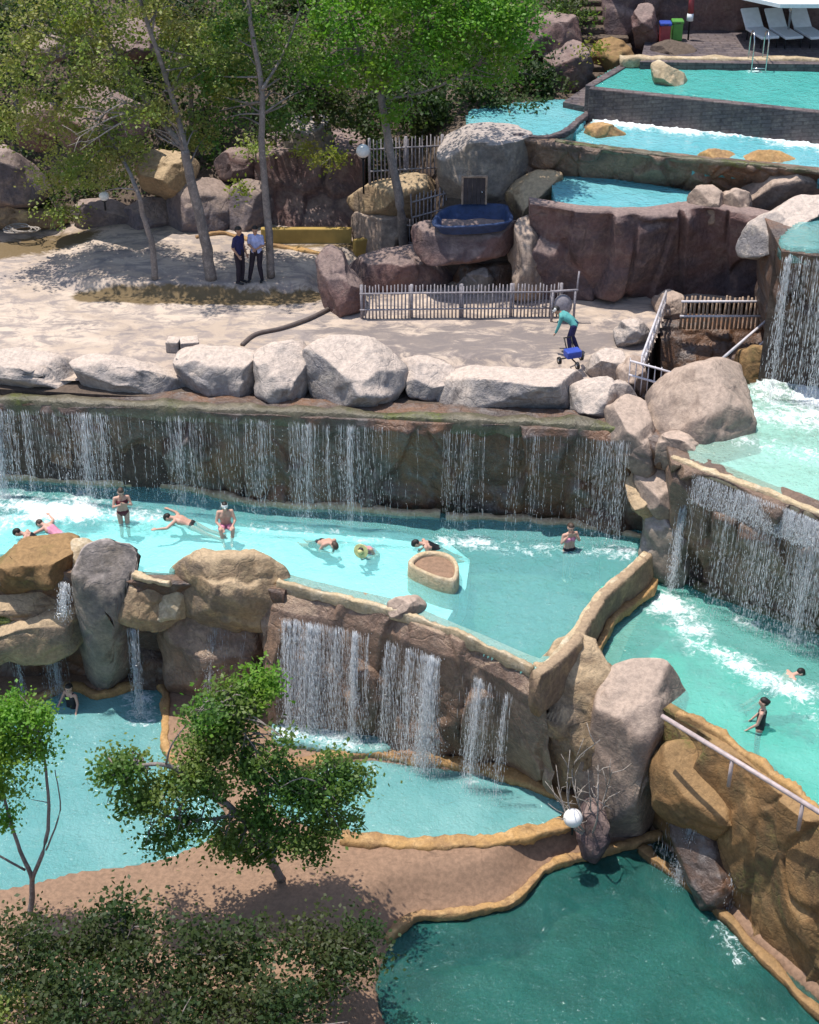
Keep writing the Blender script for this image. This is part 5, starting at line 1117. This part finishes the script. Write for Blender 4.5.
tree(bs, [([bs, Y_(400, 205, 43.8), Y_(390, 150, 44), Y_(380, 92, 44.2)], .15, .1), ([Y_(380, 92, 44.2), Y_(360, 50, 44.4), Y_(345, 0, 44.6), Y_(340, -50, 44.6)], .08, .03), ([Y_(380, 95, 44.2), Y_(405, 50, 43.9), Y_(440, 20, 43.7), Y_(470, -30, 43.6)], .08, .03), ([Y_(384, 100, 44.2), Y_(430, 90, 43.9), Y_(480, 65, 43.7)], .04, .02)],
     [cl(350, 20, 44.2, 52, 2000), cl(410, 0, 43.8, 60, 2500), cl(470, 15, 43.6, 55, 2300), cl(510, 40, 43.8, 38, 1300), cl(440, 50, 43.6, 42, 1400), cl(385, 70, 43.8, 36, 1100), cl(330, 60, 44.6, 40, 1000), cl(420, -70, 44, 90, 3000), cl(510, 0, 43.8, 42, 1400), cl(500, 75, 43.9, 20, 350), cl(400, 110, 43.7, 18, 260)],
     L_BRIGHT, 'bright green tree with a pale leaning trunk in the middle of the photo top', leaf=.13, dens=1.25, seed=6)
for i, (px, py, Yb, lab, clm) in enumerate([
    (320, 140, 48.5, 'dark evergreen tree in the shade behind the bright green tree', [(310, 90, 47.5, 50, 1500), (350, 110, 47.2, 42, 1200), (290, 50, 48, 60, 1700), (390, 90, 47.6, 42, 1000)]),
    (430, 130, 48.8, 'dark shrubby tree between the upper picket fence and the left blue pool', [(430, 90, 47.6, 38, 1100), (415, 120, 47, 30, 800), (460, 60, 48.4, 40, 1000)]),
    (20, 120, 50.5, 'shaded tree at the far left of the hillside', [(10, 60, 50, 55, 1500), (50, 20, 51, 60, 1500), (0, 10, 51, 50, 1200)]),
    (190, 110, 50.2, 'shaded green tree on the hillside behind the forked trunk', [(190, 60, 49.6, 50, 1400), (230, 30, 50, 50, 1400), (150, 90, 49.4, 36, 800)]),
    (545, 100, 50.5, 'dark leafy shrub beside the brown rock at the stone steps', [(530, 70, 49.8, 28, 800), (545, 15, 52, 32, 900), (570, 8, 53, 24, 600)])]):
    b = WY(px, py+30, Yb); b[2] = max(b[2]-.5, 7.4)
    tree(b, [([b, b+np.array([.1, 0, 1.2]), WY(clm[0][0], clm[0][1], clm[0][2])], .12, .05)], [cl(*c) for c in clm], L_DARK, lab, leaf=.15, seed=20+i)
for i, (px, py, Y, rp, n, lm, lab) in enumerate([(330, 158, 45.2, 16, 350, L_YEL, 'small yellow green shrub on the brown wall left of the white globe'), (60, 212, 45.8, 20, 500, L_OLIVE, 'low olive shrub at the left edge of the grey boulders'), (240, 188, 44.8, 9, 140, L_YEL, 'tiny yellow green sprout above the two men'),
                                               (590, 48, 50, 14, 250, L_YEL, 'yellowish plant growing by the stone steps'), (575, 20, 52, 25, 500, L_MID, 'leafy bush at the head of the stone steps'), (275, 125, 46.6, 26, 600, L_DARK, 'dark bush crouching over the brown wall'), (255, 145, 46, 20, 380, L_OLIVE, 'olive bush above the rounded pinkish boulder')]):
    c, rd, k = cl(px, py, Y, rp, n); b = np.array([c[0], c[1], c[2]-rd[2]*1.05])
    tree(b, [([b, c], .035, .015)], [(c, rd, n)], lm, lab, leaf=.12, seed=40+i, name='shrub', cat='shrub', twigs=4)
# undergrowth covering the hillside behind the trees
ug = []; ur = np.random.default_rng(77)
for k in range(430):
    x = ur.uniform(-17, 4.5); y = ur.uniform(47.3, 58); z = float(hill(np.array([[x, y, 0.]]))[0]); r_u = ur.uniform(.25, .8); ug.append((np.array([x, y, z+r_u*.3]), (r_u, r_u, r_u*.7), int(330*r_u)))
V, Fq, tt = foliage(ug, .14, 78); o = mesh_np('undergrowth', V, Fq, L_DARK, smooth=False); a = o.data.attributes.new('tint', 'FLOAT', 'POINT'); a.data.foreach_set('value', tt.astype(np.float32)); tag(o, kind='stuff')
# bare branch
def bare(base, tips, label, r0=.05, seed=1, name='dead_bush', cat='dead bush', mat=TWIG):
    base = np.array(base, float); r = np.random.default_rng(seed); m = MB()
    for tp in tips:
        tp = np.array(tp)-base; mid = tp*.5+r.normal(size=3)*np.linalg.norm(tp)*.1; P = cat_rom([np.zeros(3), mid, tp], 5); m.tube(P, np.linspace(r0, .009, len(P)), 6)
        for k in range(5):
            s = P[r.integers(4, len(P)-1)]; e = s+r.normal(size=3)*.22+tp*.15; m.tube([s, (s+e)/2+r.normal(size=3)*.03, e], [.013, .01, .006], 5)
    o = m.build(name, mat, None, fix=False); o.location = tuple(base); return tag(o, label, cat)
b = WY(142, 150, 42.9)
bare(Y_(150, 108, 43.2), [Y_(110, 95, 42.4), Y_(76, 105, 42.3), Y_(80, 150, 42.2), Y_(95, 120, 42.2), Y_(120, 125, 42.3), Y_(75, 140, 42.2)], 'bleached bare branch hanging from the forked tree', .035, 2, 'bare_branch', 'branch')
b = W(590, 838, .1); bare(b, [WY(x, y, b[1]-.1) for x, y in ((556, 765), (570, 750), (588, 770), (600, 740), (612, 770), (575, 790), (606, 800), (562, 800), (598, 765))], 'dead grey bush of bare twigs in front of the giant boulder', .03, 5)

# foreground trees
bs = W(282, 880, .1)
tree(bs, [([bs, Y_(262, 845, 25.2), Y_(240, 815, 25), Y_(205, 790, 24.8), Y_(165, 765, 24.6), Y_(120, 770, 24.4)], .11, .03), ([Y_(262, 845, 25.2), Y_(262, 800, 25.2), Y_(245, 750, 25.4), Y_(225, 710, 25.5)], .08, .03), ([Y_(268, 850, 25.2), Y_(300, 815, 25.1), Y_(330, 790, 25)], .06, .025), ([Y_(240, 815, 25), Y_(190, 820, 24.6), Y_(140, 810, 24.5)], .04, .02)],
     [cl(120, 770, 24.4, 23, 1105), cl(150, 800, 24.4, 29, 1445), cl(195, 780, 24.7, 31, 1445), cl(225, 725, 25.4, 29, 1530), cl(205, 745, 25.2, 26, 1105), cl(250, 700, 25.6, 19, 765), cl(260, 765, 25.2, 29, 1275), cl(300, 790, 25, 31, 1615), cl(345, 780, 25, 26, 1190), cl(330, 820, 24.8, 29, 1360), cl(255, 815, 24.8, 28, 1020), cl(190, 825, 24.5, 24, 765), cl(290, 835, 24.7, 24, 765), cl(225, 690, 25.6, 14, 340), *[cl(235+130*math.sin(q*2.4)*(.55+.45*math.sin(q*5.1)), 775+75*math.cos(q*2.4)*(.6+.4*math.cos(q*3.3)), 25+.4*math.sin(q*9), 8+5*abs(math.sin(q*7.7)), 170) for q in range(26)], cl(262, 850, 25, 22, 700), cl(228, 845, 24.6, 20, 600), cl(315, 848, 24.8, 22, 600), cl(160, 840, 24.4, 18, 450)],
     L_MID, 'bushy green tree standing between the two lower pools in the foreground', leaf=.105, dens=1.05, seed=8, extra=([cl(258, 685, 25.7, 20, 900), cl(215, 715, 25.4, 24, 700)], L_BRIGHT))
bs = W(30, 915, .1)
tree(bs, [([bs, Y_(32, 880, 24.6), Y_(20, 850, 24.6), Y_(5, 800, 24.6), Y_(0, 760, 24.6)], .07, .02), ([Y_(32, 880, 24.6), Y_(48, 830, 24.5), Y_(46, 770, 24.4), Y_(38, 730, 24.4)], .05, .018), ([Y_(46, 850, 24.5), Y_(60, 810, 24.4), Y_(55, 770, 24.4)], .022, .01), ([Y_(25, 870, 24.6), Y_(-10, 850, 24.5), Y_(-30, 830, 24.5)], .03, .012)],
     [cl(15, 720, 24.5, 30, 1500), cl(-10, 745, 24.5, 34, 1500), cl(30, 745, 24.4, 26, 900), cl(5, 780, 24.5, 26, 600), cl(40, 720, 24.4, 16, 400), cl(-20, 800, 24.5, 30, 700), cl(5, 820, 24.5, 18, 250)], L_BRIGHT, 'light green young tree with bare lower stems at the left edge of the photo', leaf=.09, dens=1.5, seed=9, twigs=5)
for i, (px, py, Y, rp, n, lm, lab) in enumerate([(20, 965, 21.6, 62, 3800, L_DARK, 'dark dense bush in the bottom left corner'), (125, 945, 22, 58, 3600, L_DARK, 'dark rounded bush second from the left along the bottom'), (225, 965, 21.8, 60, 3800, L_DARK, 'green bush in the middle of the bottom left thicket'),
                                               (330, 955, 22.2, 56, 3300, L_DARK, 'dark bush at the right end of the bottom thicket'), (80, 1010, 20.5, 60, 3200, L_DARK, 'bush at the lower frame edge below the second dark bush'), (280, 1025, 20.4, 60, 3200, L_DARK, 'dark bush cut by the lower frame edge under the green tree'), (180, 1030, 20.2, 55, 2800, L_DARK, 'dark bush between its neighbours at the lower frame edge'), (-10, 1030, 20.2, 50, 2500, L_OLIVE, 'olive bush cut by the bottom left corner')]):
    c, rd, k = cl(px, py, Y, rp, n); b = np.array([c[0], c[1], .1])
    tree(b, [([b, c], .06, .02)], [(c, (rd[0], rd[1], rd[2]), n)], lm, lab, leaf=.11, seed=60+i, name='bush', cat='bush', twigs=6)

# ------------------------------------------------------------------ the people
J = stand(); J.update(wrL=(-.2, .1, .86), elR=(.22, -.06, 1.13), wrR=(.19, .1, .93))
p = W(241, 283, ZP+.3); person(J, p, R(-120), 'man in a navy shirt and dark trousers standing beside another man', [('shirt', C_NAVY), ('trousers', C_DARK), ('shoes', C_BLK)], scale=1.0, skin=SKIN2)
J = stand(); J.update(elL=(-.22, .02, 1.15), wrL=(-.05, .2, 1.08), elR=(.22, .02, 1.15), wrR=(.05, .2, 1.1), knR=(.16, .02, .5), anR=(.25, 0, .08), knL=(-.08, .02, .5), anL=(-.12, -.02, .08))
p = W(258, 281, ZP+.3); person(J, p, R(170), 'man in a light blue shirt and dark trousers standing by the slender tree', [('shirt', C_LBLUE), ('trousers', C_DARK), ('shoes', C_BLK)], scale=.98, skin=SKIN2)
# bent worker with a three-wheeled trolley
J = stand(); J.update(pel=(0, -.08, .9), wai=(0, .02, 1.02), che=(0, .2, 1.12), nck=(0, .34, 1.2), hd=(0, .46, 1.28), shL=(-.17, .28, 1.15), shR=(.17, .28, 1.15), elL=(-.2, .34, .88), elR=(.2, .34, .88), wrL=(-.18, .42, .66), wrR=(.18, .42, .66), hiL=(-.09, -.08, .88), hiR=(.09, -.08, .88), knL=(-.1, .04, .48), knR=(.1, -.02, .48), anL=(-.1, -.02, .08), anR=(.12, -.2, .08))
p = W(570, 352, ZP); person(J, p, R(75), 'bent worker in teal and navy with a white cap pushing a small trolley', [('long_shirt', C_TEAL), ('trousers', C_NAVY), ('cap', C_WHITE), ('shoes', C_BLK)], scale=.92, skin=SKIN2)
p = W(572, 364, ZP); t = empty('trolley', p, 'small three wheeled blue trolley in front of the bent worker', 'trolley', R(20))
m = MB(); m.box((0, 0, .32), (.42, .3, .2), bev=.03); m.build('tray', BLUEP, t, smooth=False)
m = MB(); m.tube([(-.3, .12, .14), (.3, .12, .14)], .02, 6); m.tube([(0, .1, .14), (0, -.32, .14)], .02, 6); m.tube([(-.1, .12, .3), (-.1, .35, .62)], .018, 6); m.tube([(.1, .12, .3), (.1, .35, .62)], .018, 6); m.tube([(-.12, .35, .62), (.12, .35, .62)], .018, 6); m.build('frame', BLACK, t)
for x, y in ((-.32, .12), (.32, .12), (0, -.32)):
    m = MB(); m.tube([(x-.03, y, .1), (x+.03, y, .1)], .1, 16); wh = m.build('wheel', BLACK, t); m = MB(); m.tube([(x-.036, y, .1), (x+.036, y, .1)], .045, 10); m.build('hub', CHROME, wh)

def prone(arms='out'):
    J = stand(); J.update(face=(0, 1, .2))
    if arms == 'out': J.update(elL=(-.4, .12, 1.5), wrL=(-.5, .2, 1.72), elR=(.4, .12, 1.5), wrR=(.5, .2, 1.72))
    elif arms == 'chest': J.update(elL=(-.25, .12, 1.25), wrL=(-.1, .22, 1.35), elR=(.25, .12, 1.25), wrR=(.1, .22, 1.35))
    J.update(hd=(0, .08, 1.6)); return J
J = stand(); J.update(elL=(-.24, .08, 1.18), wrL=(-.04, .2, 1.32), elR=(.24, .08, 1.18), wrR=(.05, .21, 1.3), hd=(0, .04, 1.58), knL=(-.08, .1, .5), knR=(.08, .06, .5))
p = W(124, 522, ZM); person(J, (p[0], p[1], ZM-.62), R(195), 'woman in a dark red bikini standing in the main pool hugging herself under the drips', [('bra', C_RED), ('briefs', C_RED)], hair=HAIRB, girl=True, scale=.98)
def seated():
    J = stand(); J.update(pel=(0, 0, .2), wai=(0, .03, .36), che=(0, .06, .55), nck=(0, .08, .7), hd=(0, .12, .85), shL=(-.17, .06, .66), shR=(.17, .06, .66), elL=(-.24, .14, .42), wrL=(-.14, .36, .36), elR=(.24, .14, .42), wrR=(.12, .36, .34), hiL=(-.09, .02, .17), hiR=(.09, .02, .17), knL=(-.16, .42, .34), knR=(.16, .42, .34), anL=(-.1, .5, -.05), anR=(.1, .5, -.05)); return J
p = W(226, 528, ZM); person(seated(), (p[0], p[1], ZM-.12), R(190), 'bather in a white cap sitting with bent knees in the main pool', [('shorts', C_PINK), ('cap', C_WHITE)], skin=SKIN)
def swim(x, y, rz, lift, label, clothes, hair=HAIR, arms='out', pitch=-70, hairlen='short', z=ZM, girl=False, scale=1, skin=SKIN):
    p = W(x, y, z); t = person(prone(arms), (0, 0, 0), 0, label, clothes, hair=hair, hairlen=hairlen, girl=girl, scale=scale, skin=skin)
    # body laid forward about X, then turned; chest brought to the water line
    M = Matrix.Rotation(rz, 4, 'Z') @ Matrix.Rotation(R(pitch), 4, 'X'); ch = M @ Vector((0, 0, 1.3)); t.rotation_euler = M.to_euler(); t.location = (p[0]-ch.x, p[1]-ch.y, z+lift-ch.z); return t
swim(180, 522, R(80), .07, 'black haired bather crawling toward the left in the main pool', [('briefs', C_BLK)], pitch=-68)
swim(327, 545, R(-140), .07, 'bather bent forward with a bare back in front of the foaming kerb', [('shorts', C_DARK)], pitch=-62, arms='chest', hair=HAIRB)
swim(366, 551, R(160), .06, 'bather in pink under a yellow straw hat in the main pool', [('swimsuit', C_PINK), ('hat', C_STRAW)], pitch=-50, arms='chest', girl=True)
swim(428, 548, R(100), .08, 'dark haired bather leaning behind the sandy island', [('swimsuit', C_BLK)], pitch=-58, arms='chest')
J = stand(); J.update(elL=(-.24, .06, 1.2), wrL=(-.1, .12, 1.4), elR=(.24, .04, 1.2), wrR=(.1, .12, 1.42))
p = W(569, 550, ZM); person(J, (p[0], p[1], ZM-.92), R(200), 'person in pink standing in foam at the right end of the dripping wall', [('briefs', C_DARK), ('bra', C_PINK)], hair=HAIRB, girl=True)
swim(30, 540, R(90), .1, 'dark haired bather floating left behind the tan brown angular boulder', [('swimsuit', C_BLK)], pitch=-50, arms='chest', hair=HAIR)
swim(50, 530, R(60), .05, 'bather in pink splashing in the foam behind the tan brown angular boulder', [('swimsuit', C_PINK)], pitch=-66, hair=HAIRB)
J = stand(); J.update(hd=(0, .0, 1.6), elL=(-.24, .05, 1.15), wrL=(-.2, .22, .95), elR=(.24, .05, 1.15), wrR=(.2, .2, .95))
p = W(760, 728, ZR); person(J, (p[0], p[1], ZR-.88), R(70), 'woman in a black swimsuit with tied hair standing near the right pool kerb', [('swimsuit', C_BLK)], girl=True, hairlen='bun')
swim(788, 676, R(-75), -.07, 'black haired person with a bare back in the foam of the right pool', [('shorts', C_DARK)], pitch=-55, arms='chest', z=ZR, skin=SKIN)
J = stand(); J.update(elL=(-.26, .05, 1.2), wrL=(-.3, .2, 1.0), elR=(.26, .05, 1.2), wrR=(.3, .2, 1.0))
p = W(72, 706, ZL); person(J, (p[0], p[1], ZL-1.0), R(150), 'bather in a black suit standing in the lower left pool under the trickles', [('swimsuit', C_BLK)], girl=True)
# bather resting behind the drips of the right wall
print('objects', len(C.objects))
